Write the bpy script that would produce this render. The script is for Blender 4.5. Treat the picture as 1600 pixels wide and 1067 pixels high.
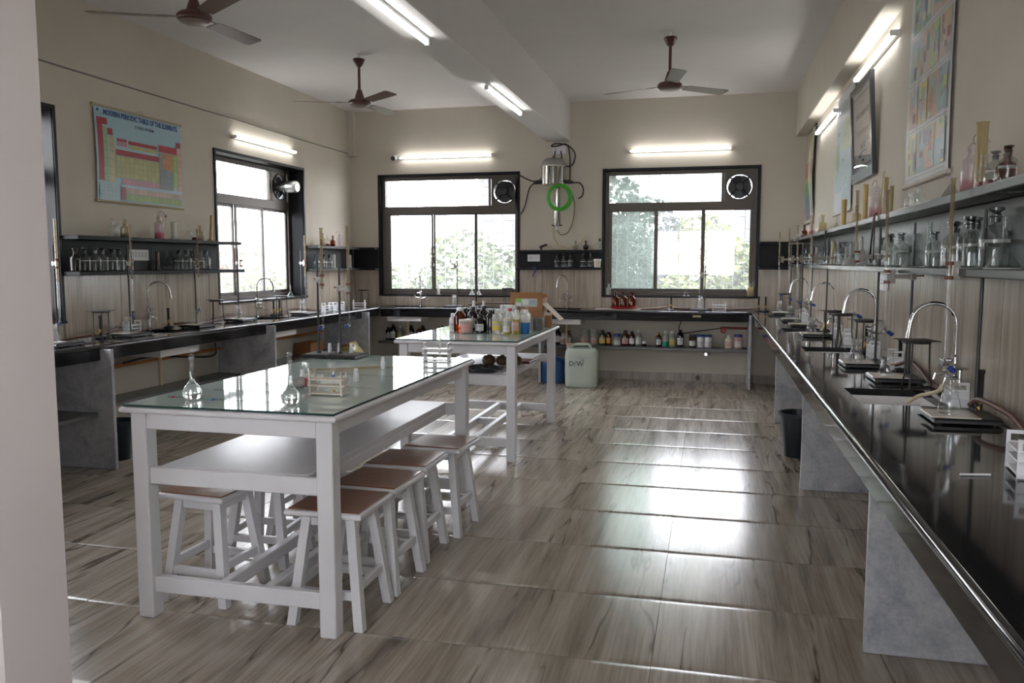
import bpy, bmesh, math, random
from mathutils import Matrix, Vector
random.seed(7)
for o in list(bpy.data.objects): bpy.data.objects.remove(o)
SC = bpy.context.scene
COL = SC.collection
PI = math.pi
# ------------------------------------------------------------------ camera, sky, exposure
cam_d = bpy.data.cameras.new('camera'); cam = bpy.data.objects.new('camera', cam_d); COL.objects.link(cam)
cam.location = (0, 0, 1.45); cam.rotation_euler = (PI/2 - .0970, 0, .2394)
cam_d.sensor_width = 36; cam_d.lens = 36*1271.6/1600; cam_d.clip_start = .02; cam_d.clip_end = 300
SC.camera = cam
SC.view_settings.view_transform = 'Standard'; SC.view_settings.look = 'None'
SC.view_settings.gamma = 1; SC.view_settings.use_curve_mapping = False
SC.view_settings.exposure = 1.36
SC.cycles.transparent_max_bounces = 40; SC.cycles.max_bounces = 10; SC.cycles.diffuse_bounces = 5
SC.cycles.sample_clamp_indirect = 6
SKY = 7.0          # overcast midday sky
TUBE = 7.0        # fluorescent tubes
W = bpy.data.worlds.new('sky'); SC.world = W; W.use_nodes = True
nt = W.node_tree; nt.nodes.clear()
no = nt.nodes.new('ShaderNodeOutputWorld'); nb = nt.nodes.new('ShaderNodeBackground')
ntc = nt.nodes.new('ShaderNodeTexCoord'); nsep = nt.nodes.new('ShaderNodeSeparateXYZ'); nr = nt.nodes.new('ShaderNodeValToRGB')
nr.color_ramp.elements[0].color = (.985, .985, 1, 1); nr.color_ramp.elements[1].color = (.80, .87, 1, 1)
nt.links.new(ntc.outputs['Generated'], nsep.inputs[0]); nt.links.new(nsep.outputs['Z'], nr.inputs[0])
nt.links.new(nr.outputs[0], nb.inputs[0]); nb.inputs[1].default_value = SKY; nt.links.new(nb.outputs[0], no.inputs[0])

# ------------------------------------------------------------------ materials
MATS = {}
def nodes(name):
    m = bpy.data.materials.new(name); m.use_nodes = True; MATS[name] = m
    t = m.node_tree; t.nodes.clear(); o = t.nodes.new('ShaderNodeOutputMaterial')
    return m, t, o
def N(t, kind, **kw):
    n = t.nodes.new('ShaderNode'+kind)
    for k, v in kw.items():
        if k in n.inputs: n.inputs[k].default_value = v
        else: setattr(n, k, v)
    return n
def L(t, a, b): t.links.new(a, b)
def c4(c): return (c[0], c[1], c[2], 1)
def ramp(t, fac, stops):
    r = t.nodes.new('ShaderNodeValToRGB'); e = r.color_ramp.elements
    while len(e) < len(stops): e.new(.5)
    for k, (p, c) in enumerate(stops): e[k].position = p; e[k].color = c4(c)
    L(t, fac, r.inputs[0]); return r.outputs[0]
def plain(name, col, rough=.5, metal=0, spec=.5, bump=0, bscale=60, var=0, vscale=4, trans=0, coat=0):
    m, t, o = nodes(name)
    p = N(t, 'BsdfPrincipled', Roughness=rough, Metallic=metal); p.inputs['Base Color'].default_value = c4(col)
    p.inputs['Specular IOR Level'].default_value = spec
    p.inputs['Coat Weight'].default_value = coat; p.inputs['Coat Roughness'].default_value = .08
    if var or bump:
        tc = N(t, 'TexCoord')
    if var:
        n = N(t, 'TexNoise', Scale=vscale, Detail=6.0, Roughness=.6); L(t, tc.outputs['Object'], n.inputs['Vector'])
        a = tuple(x*(1-var) for x in col); b = tuple(min(1, x*(1+var)) for x in col)
        L(t, ramp(t, n.outputs['Fac'], [(.3, a), (.7, b)]), p.inputs['Base Color'])
    if bump:
        n2 = N(t, 'TexNoise', Scale=bscale, Detail=3.0); L(t, tc.outputs['Object'], n2.inputs['Vector'])
        b_ = N(t, 'Bump', Strength=bump, Distance=.005); L(t, n2.outputs['Fac'], b_.inputs['Height']); L(t, b_.outputs[0], p.inputs['Normal'])
    L(t, p.outputs[0], o.inputs[0]); return m
def emit(name, col, s):
    m, t, o = nodes(name); e = N(t, 'Emission', Strength=s); e.inputs[0].default_value = c4(col); L(t, e.outputs[0], o.inputs[0]); return m
def schlick(t, f0=.04, rough_edge=5.0):
    lw = N(t, 'LayerWeight', Blend=.5); pw = N(t, 'Math', operation='POWER'); L(t, lw.outputs['Facing'], pw.inputs[0]); pw.inputs[1].default_value = rough_edge
    mr = N(t, 'MapRange'); L(t, pw.outputs[0], mr.inputs[0]); mr.inputs[3].default_value = f0; mr.inputs[4].default_value = 1.0
    return mr.outputs[0]
def thin_glass(name, tint=(1, 1, 1), rough=.02, ior=1.45, veil=0, veilcol=(.8, .8, .8), refl=1.0, rim=0):
    """a thin-walled glass: see-through with fresnel reflections, no refraction; veil adds a matt film"""
    m, t, o = nodes(name)
    tr = N(t, 'BsdfTransparent')
    if rim:
        lw = N(t, 'LayerWeight', Blend=.5); L(t, ramp(t, lw.outputs['Facing'], [(.0, tint), (.55, tint), (.82, tuple(x*(1-.45*rim) for x in tint)), (1, tuple(x*(1-rim) for x in tint))]), tr.inputs[0])
    else: tr.inputs[0].default_value = c4(tint)
    gl = N(t, 'BsdfGlossy', Roughness=rough); gl.inputs[0].default_value = (refl, refl, refl, 1)
    mx = N(t, 'MixShader')
    L(t, schlick(t, ((ior-1)/(ior+1))**2), mx.inputs[0])
    if veil:
        d = N(t, 'BsdfDiffuse'); d.inputs[0].default_value = c4(veilcol)
        tl = N(t, 'BsdfTranslucent'); tl.inputs[0].default_value = c4(veilcol)
        m1 = N(t, 'MixShader'); m1.inputs[0].default_value = .5; L(t, d.outputs[0], m1.inputs[1]); L(t, tl.outputs[0], m1.inputs[2])
        m2 = N(t, 'MixShader'); m2.inputs[0].default_value = veil
        L(t, tr.outputs[0], m2.inputs[1]); L(t, m1.outputs[0], m2.inputs[2]); L(t, m2.outputs[0], mx.inputs[1])
    else: L(t, tr.outputs[0], mx.inputs[1])
    L(t, gl.outputs[0], mx.inputs[2]); L(t, mx.outputs[0], o.inputs[0]); return m
def wood_tile(name, cols, axis, scale=1.0, rough=(.16, .3), crack=1.0, spec=.5):
    """printed wood-grain tile; the grain runs along AXIS, every tile takes its own piece of the print"""
    m, t, o = nodes(name)
    tc = N(t, 'TexCoord'); oi = N(t, 'ObjectInfo'); mp = N(t, 'Mapping')
    s = [9*scale]*3; s['XYZ'.index(axis)] = .7*scale
    mp.inputs['Scale'].default_value = s
    ml = N(t, 'VectorMath', operation='SCALE'); L(t, oi.outputs['Location'], ml.inputs[0]); ml.inputs['Scale'].default_value = 37.3
    rnd = N(t, 'Math', operation='MULTIPLY'); L(t, oi.outputs['Random'], rnd.inputs[0]); rnd.inputs[1].default_value = 91.7
    ad = N(t, 'VectorMath', operation='ADD'); L(t, tc.outputs['Object'], ad.inputs[0]); L(t, rnd.outputs[0], ad.inputs[1])
    L(t, ad.outputs[0], mp.inputs[0])
    n1 = N(t, 'TexNoise', Scale=1.0, Detail=8.0, Roughness=.62, Distortion=.5); L(t, mp.outputs[0], n1.inputs['Vector'])
    base = ramp(t, n1.outputs['Fac'], [(.25, cols[0]), (.45, cols[1]), (.58, cols[2]), (.8, cols[3])])
    # fine streaks
    mp2 = N(t, 'Mapping'); s2 = [70*scale]*3; s2['XYZ'.index(axis)] = 2.2*scale; mp2.inputs['Scale'].default_value = s2
    L(t, ad.outputs[0], mp2.inputs[0])
    n2 = N(t, 'TexNoise', Scale=1.0, Detail=4.0, Roughness=.6); L(t, mp2.outputs[0], n2.inputs['Vector'])
    st = ramp(t, n2.outputs['Fac'], [(.3, (.62, .59, .56)), (.58, (1, 1, 1))])
    mu = N(t, 'MixRGB', blend_type='MULTIPLY'); mu.inputs[0].default_value = .8
    L(t, base, mu.inputs[1]); L(t, st, mu.inputs[2])
    last = mu.outputs[0]
    if crack:
        mp3 = N(t, 'Mapping'); s3 = [3.4*scale]*3; s3['XYZ'.index(axis)] = .42*scale; mp3.inputs['Scale'].default_value = s3
        L(t, ad.outputs[0], mp3.inputs[0])
        n3 = N(t, 'TexNoise', Scale=1.0, Detail=4.0, Roughness=.5, Distortion=.12); L(t, mp3.outputs[0], n3.inputs['Vector'])
        su = N(t, 'Math', operation='SUBTRACT'); L(t, n3.outputs['Fac'], su.inputs[0]); su.inputs[1].default_value = .5
        ab = N(t, 'Math', operation='ABSOLUTE'); L(t, su.outputs[0], ab.inputs[0])
        ck = ramp(t, ab.outputs[0], [(0, (.22, .19, .17)), (.004, (.55, .52, .5)), (.016, (1, 1, 1))])
        # cracks only here and there
        n4 = N(t, 'TexNoise', Scale=2.3, Detail=2.0); L(t, ad.outputs[0], n4.inputs['Vector'])
        gate = ramp(t, n4.outputs['Fac'], [(.40, (0, 0, 0)), (.5, (1, 1, 1))])
        gm = N(t, 'MixRGB', blend_type='MULTIPLY'); L(t, gate, gm.inputs[0]); L(t, last, gm.inputs[1]); L(t, ck, gm.inputs[2])
        gmul = N(t, 'Math', operation='MULTIPLY'); gmul.inputs[1].default_value = crack
        L(t, gate, gmul.inputs[0]); L(t, gmul.outputs[0], gm.inputs[0]); last = gm.outputs[0]
    p = N(t, 'BsdfPrincipled'); p.inputs['Specular IOR Level'].default_value = spec
    L(t, last, p.inputs['Base Color'])
    mr = N(t, 'MapRange'); L(t, n1.outputs['Fac'], mr.inputs[0]); mr.inputs[3].default_value = rough[0]; mr.inputs[4].default_value = rough[1]
    L(t, mr.outputs[0], p.inputs['Roughness'])
    bp = N(t, 'Bump', Strength=.08, Distance=.002); L(t, n2.outputs['Fac'], bp.inputs['Height']); L(t, bp.outputs[0], p.inputs['Normal'])
    L(t, p.outputs[0], o.inputs[0]); return m
def granite(name, col, fleck, rough, amount=.66, dust=None, spec=.5):
    m, t, o = nodes(name); tc = N(t, 'TexCoord')
    v = N(t, 'TexNoise', Scale=260.0, Detail=2.0); L(t, tc.outputs['Object'], v.inputs['Vector'])
    base = ramp(t, v.outputs['Fac'], [(amount-.04, col), (amount+.1, fleck)])
    p = N(t, 'BsdfPrincipled', Roughness=rough); p.inputs['Specular IOR Level'].default_value = spec
    if dust:
        n = N(t, 'TexNoise', Scale=2.5, Detail=6.0, Roughness=.65); L(t, tc.outputs['Object'], n.inputs['Vector'])
        mx = N(t, 'MixRGB'); L(t, ramp(t, n.outputs['Fac'], [(.35, (0, 0, 0)), (.75, (.7, .7, .7))]), mx.inputs[0]); L(t, base, mx.inputs[1]); mx.inputs[2].default_value = c4(dust)
        base = mx.outputs[0]
        mr = N(t, 'MapRange'); L(t, n.outputs['Fac'], mr.inputs[0]); mr.inputs[3].default_value = rough; mr.inputs[4].default_value = rough+.2; L(t, mr.outputs[0], p.inputs['Roughness'])
    L(t, base, p.inputs['Base Color']); L(t, p.outputs[0], o.inputs[0]); return m
def marble(name):
    m, t, o = nodes(name); tc = N(t, 'TexCoord')
    n = N(t, 'TexNoise', Scale=5.0, Detail=9.0, Roughness=.7, Distortion=.6); L(t, tc.outputs['Object'], n.inputs['Vector'])
    n2 = N(t, 'TexNoise', Scale=70.0, Detail=3.0); L(t, tc.outputs['Object'], n2.inputs['Vector'])
    a = ramp(t, n.outputs['Fac'], [(.3, (.26, .28, .33)), (.5, (.48, .49, .52)), (.72, (.64, .63, .63))])
    b = ramp(t, n2.outputs['Fac'], [(.3, (.8, .8, .82)), (.6, (1, 1, 1))])
    mu = N(t, 'MixRGB', blend_type='MULTIPLY'); mu.inputs[0].default_value = .8; L(t, a, mu.inputs[1]); L(t, b, mu.inputs[2])
    p = N(t, 'BsdfPrincipled', Roughness=.35); L(t, mu.outputs[0], p.inputs['Base Color']); L(t, p.outputs[0], o.inputs[0]); return m
def painted_wood(name, col, chip=(.2, .13, .09)):
    m, t, o = nodes(name); tc = N(t, 'TexCoord')
    n = N(t, 'TexNoise', Scale=24.0, Detail=8.0, Roughness=.7); L(t, tc.outputs['Object'], n.inputs['Vector'])
    n2 = N(t, 'TexNoise', Scale=3.0, Detail=5.0); L(t, tc.outputs['Object'], n2.inputs['Vector'])
    body = ramp(t, n2.outputs['Fac'], [(.3, tuple(x*.9 for x in col)), (.6, col)])
    chips = ramp(t, n.outputs['Fac'], [(.735, (0, 0, 0)), (.75, (1, 1, 1))])
    mx = N(t, 'MixRGB'); L(t, chips, mx.inputs[0]); L(t, body, mx.inputs[1]); mx.inputs[2].default_value = c4(chip)
    p = N(t, 'BsdfPrincipled', Roughness=.33); L(t, mx.outputs[0], p.inputs['Base Color'])
    b = N(t, 'Bump', Strength=.12, Distance=.003); L(t, n2.outputs['Fac'], b.inputs['Height']); L(t, b.outputs[0], p.inputs['Normal'])
    L(t, p.outputs[0], o.inputs[0]); return m
def vertex_print(name, rough=.35):
    m, t, o = nodes(name); a = N(t, 'VertexColor', layer_name='print'); p = N(t, 'BsdfPrincipled', Roughness=rough)
    L(t, a.outputs[0], p.inputs['Base Color']); L(t, p.outputs[0], o.inputs[0]); return m

wall_m = plain('wall_paint', (.55, .505, .43), .75, bump=.15, bscale=25, var=.06, vscale=1.3)
ceil_m = plain('ceiling_paint', (.68, .66, .65), .85, bump=.1, bscale=20, var=.02)
floor_m = wood_tile('floor_wood_print', [(.15, .118, .09), (.35, .298, .24), (.45, .39, .325), (.54, .48, .41)], 'Y', rough=(.15, .26))
dado_m = wood_tile('dado_stone_print', [(.32, .268, .212), (.41, .348, .282), (.465, .40, .33), (.52, .455, .38)], 'Z', scale=.8, rough=(.16, .3), crack=0)
skirt_m = wood_tile('skirting_print', [(.2, .17, .15), (.3, .26, .22), (.37, .325, .28), (.42, .37, .32)], 'Z', rough=(.25, .4), crack=0)
gran = granite('black_granite', (.010, .010, .012), (.07, .07, .075), .07)
gran_dusty = granite('dusty_granite', (.018, .02, .021), (.05, .05, .05), .14, dust=(.075, .085, .075), spec=.35)
gran_back = granite('granite_backing', (.013, .014, .016), (.04, .04, .045), .38, dust=(.03, .032, .033), spec=.16)
reveal_m = granite('granite_reveal', (.012, .012, .014), (.04, .04, .04), .36, spec=.18)
marb = marble('grey_marble')
whitewood = painted_wood('white_paint', (.68, .67, .685))
seat_m = plain('brown_laminate', (.22, .085, .042), .3, var=.12, vscale=9, coat=.3)
tabletop_m = plain('pale_glass_over_paint', (.54, .645, .605), .035, spec=.75, var=.03, vscale=2)
glassedge_m = plain('dark_glass_edge', (.015, .05, .045), .08, spec=.6)
alum = plain('brown_aluminium', (.095, .082, .070), .45, metal=.3)
pane_m = thin_glass('window_glass', (.96, .96, .965), .02, 1.5, veil=.075, veilcol=(.8, .82, .84))
def dusty_pane():
    m, t, o = nodes('dusty_window_glass'); tc = N(t, 'TexCoord')
    n = N(t, 'TexNoise', Scale=70.0, Detail=5.0, Roughness=.8); L(t, tc.outputs['Object'], n.inputs['Vector'])
    tr = N(t, 'BsdfTransparent'); tr.inputs[0].default_value = (.62, .67, .64, 1)
    d = N(t, 'BsdfDiffuse'); d.inputs[0].default_value = (.4, .42, .40, 1); tl = N(t, 'BsdfTranslucent'); tl.inputs[0].default_value = (.40, .43, .41, 1)
    m1 = N(t, 'MixShader'); m1.inputs[0].default_value = .6; L(t, d.outputs[0], m1.inputs[1]); L(t, tl.outputs[0], m1.inputs[2])
    f = ramp(t, n.outputs['Fac'], [(.4, (.12, .12, .12)), (.62, (.34, .34, .34))]); m2 = N(t, 'MixShader'); L(t, f, m2.inputs[0]); L(t, tr.outputs[0], m2.inputs[1]); L(t, m1.outputs[0], m2.inputs[2])
    g = N(t, 'BsdfGlossy', Roughness=.05); m3 = N(t, 'MixShader'); L(t, schlick(t), m3.inputs[0]); L(t, m2.outputs[0], m3.inputs[1]); L(t, g.outputs[0], m3.inputs[2])
    L(t, m3.outputs[0], o.inputs[0]); return m
dusty_m = dusty_pane()
bar_m = plain('grille_paint', (.45, .47, .48), .5)
tube_m = emit('lit_tube', (1, .985, .96), TUBE)
fixture_m = plain('white_fixture', (.75, .75, .74), .4)
fan_m = plain('fan_brown', (.075, .03, .024), .32, coat=.3)
fan_edge = plain('fan_blade_brown', (.10, .052, .042), .3)
chrome = plain('chrome', (.66, .66, .66), .1, metal=1)
steel = plain('polished_steel', (.62, .60, .57), .16, metal=1)
dullsteel = plain('dull_aluminium', (.45, .45, .44), .38, metal=.9)
iron = plain('black_iron', (.018, .018, .02), .38, var=.3, vscale=30)
rust = plain('sooty_iron', (.03, .024, .02), .6, var=.4, vscale=40)
clampm = plain('clamp_grey', (.50, .48, .45), .4, metal=.2)
rustcl = plain('clamp_rust', (.18, .075, .04), .6)
blackpl = plain('black_plastic', (.012, .012, .013), .35)
bluepl = plain('blue_plastic', (.012, .035, .22), .35)
whitepl = plain('white_plastic', (.74, .74, .76), .3)
cream = plain('cream_plastic', (.62, .56, .46), .35)
tilewhite = plain('white_tile', (.60, .545, .47), .25)
ceramic = plain('sink_ceramic', (.80, .77, .76), .12)
glass = thin_glass('clear_glass', (.95, .965, .965), .02, 1.5, veil=.05, rim=.5)  # slight veil paints in pale highlights so thin necks stay visible
glass_t = thin_glass('tinted_glass', (.80, .83, .82), .03, 1.5, veil=.03, rim=.75)
stopper_m = thin_glass('stopper_glass', (.45, .47, .47), .04, 1.55, rim=.8)
frost = thin_glass('translucent_plastic', (.9, .9, .88), .15, 1.35, veil=.45, veilcol=(.78, .78, .74))
neck_m = thin_glass('frosted_neck_glass', (.86, .84, .8), .2, 1.4, veil=.22, veilcol=(.7, .67, .62), rim=.4)
frostw = thin_glass('wash_bottle_plastic', (.92, .88, .90), .15, 1.35, veil=.3, veilcol=(.78, .72, .74))
yel_m = plain('yellowed_plastic', (.50, .345, .12), .3, var=.1, vscale=12)
paley_m = thin_glass('pale_yellow_plastic', (.9, .84, .66), .12, 1.35, veil=.5, veilcol=(.62, .55, .36))
burm = thin_glass('burette_scale', (.78, .72, .60), .05, 1.5, veil=.36, veilcol=(.46, .37, .25), rim=.6)
amber = plain('amber_glass', (.045, .012, .004), .06, spec=.6)
amber_t = thin_glass('amber_see_through', (.45, .14, .03), .03, 1.5, veil=.1, veilcol=(.3, .08, .02))
darkbot = plain('dark_bottle', (.012, .008, .007), .1)
pink = plain('pink_liquid', (.75, .05, .2), .2)
red = plain('dark_red_liquid', (.16, .006, .012), .15)
palepink = thin_glass('pale_pink_liquid', (.9, .55, .6), .1, 1.3, veil=.25, veilcol=(.7, .35, .4))
yelliq = thin_glass('yellow_liquid', (.9, .8, .3), .05, 1.33, veil=.3, veilcol=(.7, .55, .12))
blueliq = plain('blue_liquid', (.02, .14, .34), .15)
greenliq = plain('teal_liquid', (.04, .25, .2), .2)
waterm = plain('water', (.97, .99, .98), .0); WP = waterm.node_tree.nodes['Principled BSDF']; WP.inputs['Transmission Weight'].default_value = 1; WP.inputs['IOR'].default_value = 1.33
label_m = plain('paper_label', (.62, .61, .58), .6)
labelp = plain('pink_label', (.55, .3, .27), .6)
labely = plain('yellow_label', (.6, .48, .1), .6)
hose_m = plain('brown_rubber', (.115, .05, .032), .5, var=.2, vscale=20)
hosey = plain('pale_rubber', (.55, .46, .28), .5)
greenh = plain('green_hose', (.06, .42, .03), .35)
cableb = plain('black_cable', (.012, .012, .012), .5)
orange = plain('orange_pipe', (.40, .14, .02), .45)
card = plain('brown_cardboard', (.30, .135, .05), .7, var=.1, vscale=6)
cardl = plain('inner_cardboard', (.55, .46, .36), .75)
greenp = plain('green_print', (.2, .45, .06), .6)
greyp = plain('grey_print', (.42, .47, .47), .55)
inkm = plain('ink', (.02, .03, .06), .6)
inkblue = plain('blue_ink', (.04, .09, .28), .6)
paper_m = plain('white_paper', (.66, .65, .64), .5)
rodm = plain('hanging_rod', (.42, .35, .2), .5)
rodw = plain('pale_rod', (.55, .48, .42), .5)
framem = plain('grey_frame', (.06, .065, .075), .25, metal=.3)
frameglass = thin_glass('picture_glass', (.97, .97, .97), .01, 1.5)
redm = plain('red_paint', (.4, .02, .03), .4)
jerry_m = plain('natural_jerry_can', (.47, .53, .46), .42, var=.06, vscale=3)
bluecan = plain('blue_jerry_can', (.005, .05, .17), .4)
sack_m = plain('yellow_polythene', (.42, .36, .14), .35, bump=.5, bscale=9)
bin_m = plain('dark_bin', (.01, .016, .024), .35)
leaf1 = plain('leaf_fresh', (.115, .14, .032), .5, var=.3, vscale=1.5)
leaf2 = plain('leaf_mid', (.085, .112, .036), .5, var=.3, vscale=1.5)
leaf3 = plain('leaf_dark', (.03, .037, .03), .5, var=.3, vscale=1.5)
bark = plain('bark', (.1, .075, .055), .8)
bldg = plain('pink_plaster', (.15, .132, .13), .8)
bldg2 = plain('grey_plaster', (.13, .135, .142), .8)
bldg3 = plain('orange_plaster', (.19, .10, .06), .8)
darkpane = plain('far_window', (.05, .05, .055), .4)
earth = plain('earth', (.22, .2, .16), .9)
printm = vertex_print('colour_print')

# ------------------------------------------------------------------ mesh helpers
class MB:
    def __init__(s): s.v = []; s.f = []; s.mi = []; s.M = Matrix.Identity(4); s.k = 0; s.mats = []; s.fc = []
    def mat(s, m):
        if m not in s.mats: s.mats.append(m)
        s.k = s.mats.index(m); return s
    def at(s, loc=(0, 0, 0), rot=(0, 0, 0)):
        from mathutils import Euler
        s.M = Matrix.Translation(loc) @ Euler(rot).to_matrix().to_4x4(); return s
    def add(s, vs, fs, col=None):
        b = len(s.v)
        s.v += [tuple(s.M @ Vector(p)) for p in vs]
        for f in fs: s.f.append([b+i for i in f]); s.mi.append(s.k); s.fc.append(col)
        return s
    def box(s, x0, x1, y0, y1, z0, z1, col=None):
        v = [(x, y, z) for x in (x0, x1) for y in (y0, y1) for z in (z0, z1)]
        return s.add(v, [(0, 1, 3, 2), (4, 6, 7, 5), (0, 4, 5, 1), (2, 3, 7, 6), (0, 2, 6, 4), (1, 5, 7, 3)], col)
    def cbox(s, x0, x1, y0, y1, z0, z1, c=.004):
        c = min(c, abs(x1-x0)*.45, abs(y1-y0)*.45, abs(z1-z0)*.45)
        bm = bmesh.new(); bmesh.ops.create_cube(bm, size=1)
        for w in bm.verts: w.co = Vector(((x0+x1)/2+w.co.x*(x1-x0), (y0+y1)/2+w.co.y*(y1-y0), (z0+z1)/2+w.co.z*(z1-z0)))
        bmesh.ops.bevel(bm, geom=bm.edges[:], offset=c, segments=1, affect='EDGES')
        bm.verts.index_update(); vs = [tuple(w.co) for w in bm.verts]; fs = [[q.index for q in f.verts] for f in bm.faces]; bm.free()
        return s.add(vs, fs)
    def prism(s, pts, z0, z1, cap=True):
        n = len(pts); v = [(x, y, z0) for x, y in pts]+[(x, y, z1) for x, y in pts]
        f = [(i, (i+1) % n, n+(i+1) % n, n+i) for i in range(n)]
        if cap: f += [tuple(range(n-1, -1, -1)), tuple(range(n, 2*n))]
        return s.add(v, f)
    def lathe(s, prof, n=20, cx=0, cy=0, close=False):
        """prof: list of (r, z) from bottom to top; r=0 ends are caps"""
        v = []; f = []; rings = []
        for r, z in prof:
            if r < 1e-6: rings.append([len(v)]); v.append((cx, cy, z))
            else:
                rings.append(list(range(len(v), len(v)+n)))
                v += [(cx+r*math.cos(2*PI*i/n), cy+r*math.sin(2*PI*i/n), z) for i in range(n)]
        for a, b in zip(rings, rings[1:]):
            for i in range(n):
                j = (i+1) % n
                if len(a) == 1 and len(b) == 1: continue
                if len(a) == 1: f.append((a[0], b[j], b[i]))
                elif len(b) == 1: f.append((a[i], a[j], b[0]))
                else: f.append((a[i], a[j], b[j], b[i]))
        return s.add(v, f)
    def tube(s, pts, r, n=8, caps=True):
        pts = [Vector(p) for p in pts]; v = []; f = []; up = None
        m = len(pts)
        for k, p in enumerate(pts):
            d = (pts[min(k+1, m-1)]-pts[max(k-1, 0)]).normalized()
            if up is None:
                up = Vector((0, 0, 1)) if abs(d.z) < .9 else Vector((1, 0, 0))
            a = d.cross(up)
            if a.length < 1e-5: a = d.cross(Vector((0, 1, 0)))
            a.normalize(); b = a.cross(d).normalized(); up = b
            rr = r[k] if isinstance(r, (list, tuple)) else r
            v += [tuple(p+a*rr*math.cos(2*PI*i/n)+b*rr*math.sin(2*PI*i/n)) for i in range(n)]
        for k in range(m-1):
            for i in range(n):
                j = (i+1) % n; f.append((k*n+i, k*n+j, (k+1)*n+j, (k+1)*n+i))
        if caps: f.append(tuple(range(n-1, -1, -1))); f.append(tuple(range((m-1)*n, m*n)))
        return s.add(v, f)
    def grid_slab(s, xs, ys, holes, z0, z1):
        """a slab cut on the grid xs, ys, leaving out the cells in holes; welded"""
        nx, ny = len(xs), len(ys); v = [(x, y, z) for z in (z0, z1) for x in xs for y in ys]
        I = lambda i, j, k: k*nx*ny+i*ny+j
        full = lambda i, j: 0 <= i < nx-1 and 0 <= j < ny-1 and (i, j) not in holes
        f = []
        for i in range(nx-1):
            for j in range(ny-1):
                if not full(i, j): continue
                f.append((I(i, j, 1), I(i+1, j, 1), I(i+1, j+1, 1), I(i, j+1, 1)))
                f.append((I(i, j, 0), I(i, j+1, 0), I(i+1, j+1, 0), I(i+1, j, 0)))
                if not full(i-1, j): f.append((I(i, j, 0), I(i, j, 1), I(i, j+1, 1), I(i, j+1, 0)))
                if not full(i+1, j): f.append((I(i+1, j, 0), I(i+1, j+1, 0), I(i+1, j+1, 1), I(i+1, j, 1)))
                if not full(i, j-1): f.append((I(i, j, 0), I(i+1, j, 0), I(i+1, j, 1), I(i, j, 1)))
                if not full(i, j+1): f.append((I(i, j+1, 0), I(i, j+1, 1), I(i+1, j+1, 1), I(i+1, j+1, 0)))
        return s.add(v, f)
    def mesh(s, name, m=None, smooth=False):
        me = bpy.data.meshes.new(name); me.from_pydata(s.v, [], s.f); 
        for mm in (s.mats or [m]): me.materials.append(mm)
        if s.mats: me.polygons.foreach_set('material_index', s.mi)
        bm = bmesh.new(); bm.from_mesh(me); bmesh.ops.recalc_face_normals(bm, faces=bm.faces[:]) if not any(c is not None for c in s.fc) else None; bm.to_mesh(me); bm.free()
        if any(c is not None for c in s.fc):
            ca = me.color_attributes.new('print', 'FLOAT_COLOR', 'CORNER')
            k = 0
            for p, c in zip(me.polygons, s.fc):
                for _ in p.loop_indices: ca.data[k].color = c4(c or (.8, .8, .8)); k += 1
        if smooth:
            me.polygons.foreach_set('use_smooth', [True]*len(me.polygons)); me.set_sharp_from_angle(angle=math.radians(38))
        me.update(); return me
    def obj(s, name, m=None, parent=None, smooth=False, loc=None, rot=None, label=None):
        o = bpy.data.objects.new(name, s.mesh(name, m, smooth)); COL.objects.link(o)
        if parent: o.parent = parent
        if loc: o.location = loc
        if rot: o.rotation_euler = rot
        if label: o['label'] = label
        return o
def mesh_obj(name, me, parent=None, loc=None, rot=None):
    o = bpy.data.objects.new(name, me); COL.objects.link(o); o.parent = parent
    if loc: o.location = loc
    if rot: o.rotation_euler = rot
    return o
def tag(o, label, cat, group=None, kind=None):
    if label: o['label'] = label
    if cat: o['category'] = cat
    if group: o['group'] = group
    if kind: o['kind'] = kind
    return o
def thing(name, label, cat, loc=(0, 0, 0), rz=0, group=None):
    o = bpy.data.objects.new(name, None); COL.objects.link(o); o.empty_display_size = .05
    o.location = loc; o.rotation_euler = (0, 0, rz); return tag(o, label, cat, group)
def struct(mb, name, m=None, parent=None, smooth=False):
    o = mb.obj(name, m, parent, smooth)
    if not parent: o['kind'] = 'structure'
    return o
def clone(o, parent=None):
    c = o.copy(); COL.objects.link(c); c.parent = parent
    for ch in list(o.children): clone(ch, c)
    return c
PROTO = {}
def put(key, build, loc, label, rz=0, group=None, scale=None, tilt=None):
    """the first of a kind is built, every further one is a copy with copies of its parts"""
    if key in PROTO: r = clone(PROTO[key])
    else: r = PROTO[key] = build()
    r.location = loc; r.rotation_euler = (tilt[0], tilt[1], rz) if tilt else (0, 0, rz); r['label'] = label
    r.scale = (scale,)*3 if isinstance(scale, (int, float)) else (scale or (1, 1, 1))
    if group: r['group'] = group
    elif 'group' in r: del r['group']
    return r
def lettering(body, size, loc, rot, m, parent, name='lettering', align='CENTER', ext=.0006, sx=1, bold=0):
    cu = bpy.data.curves.new(name, 'FONT'); cu.body = body; cu.size = size; cu.align_x = align; cu.extrude = ext; cu.resolution_u = 2; cu.offset = bold
    tmp = bpy.data.objects.new(name, cu); COL.objects.link(tmp)
    me = bpy.data.meshes.new_from_object(tmp.evaluated_get(bpy.context.evaluated_depsgraph_get())); bpy.data.objects.remove(tmp); bpy.data.curves.remove(cu)
    me.materials.clear(); me.materials.append(m); o = bpy.data.objects.new(name, me); COL.objects.link(o); o.parent = parent
    o.location = loc; o.rotation_euler = rot; o.scale = (sx, 1, 1); return o
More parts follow.
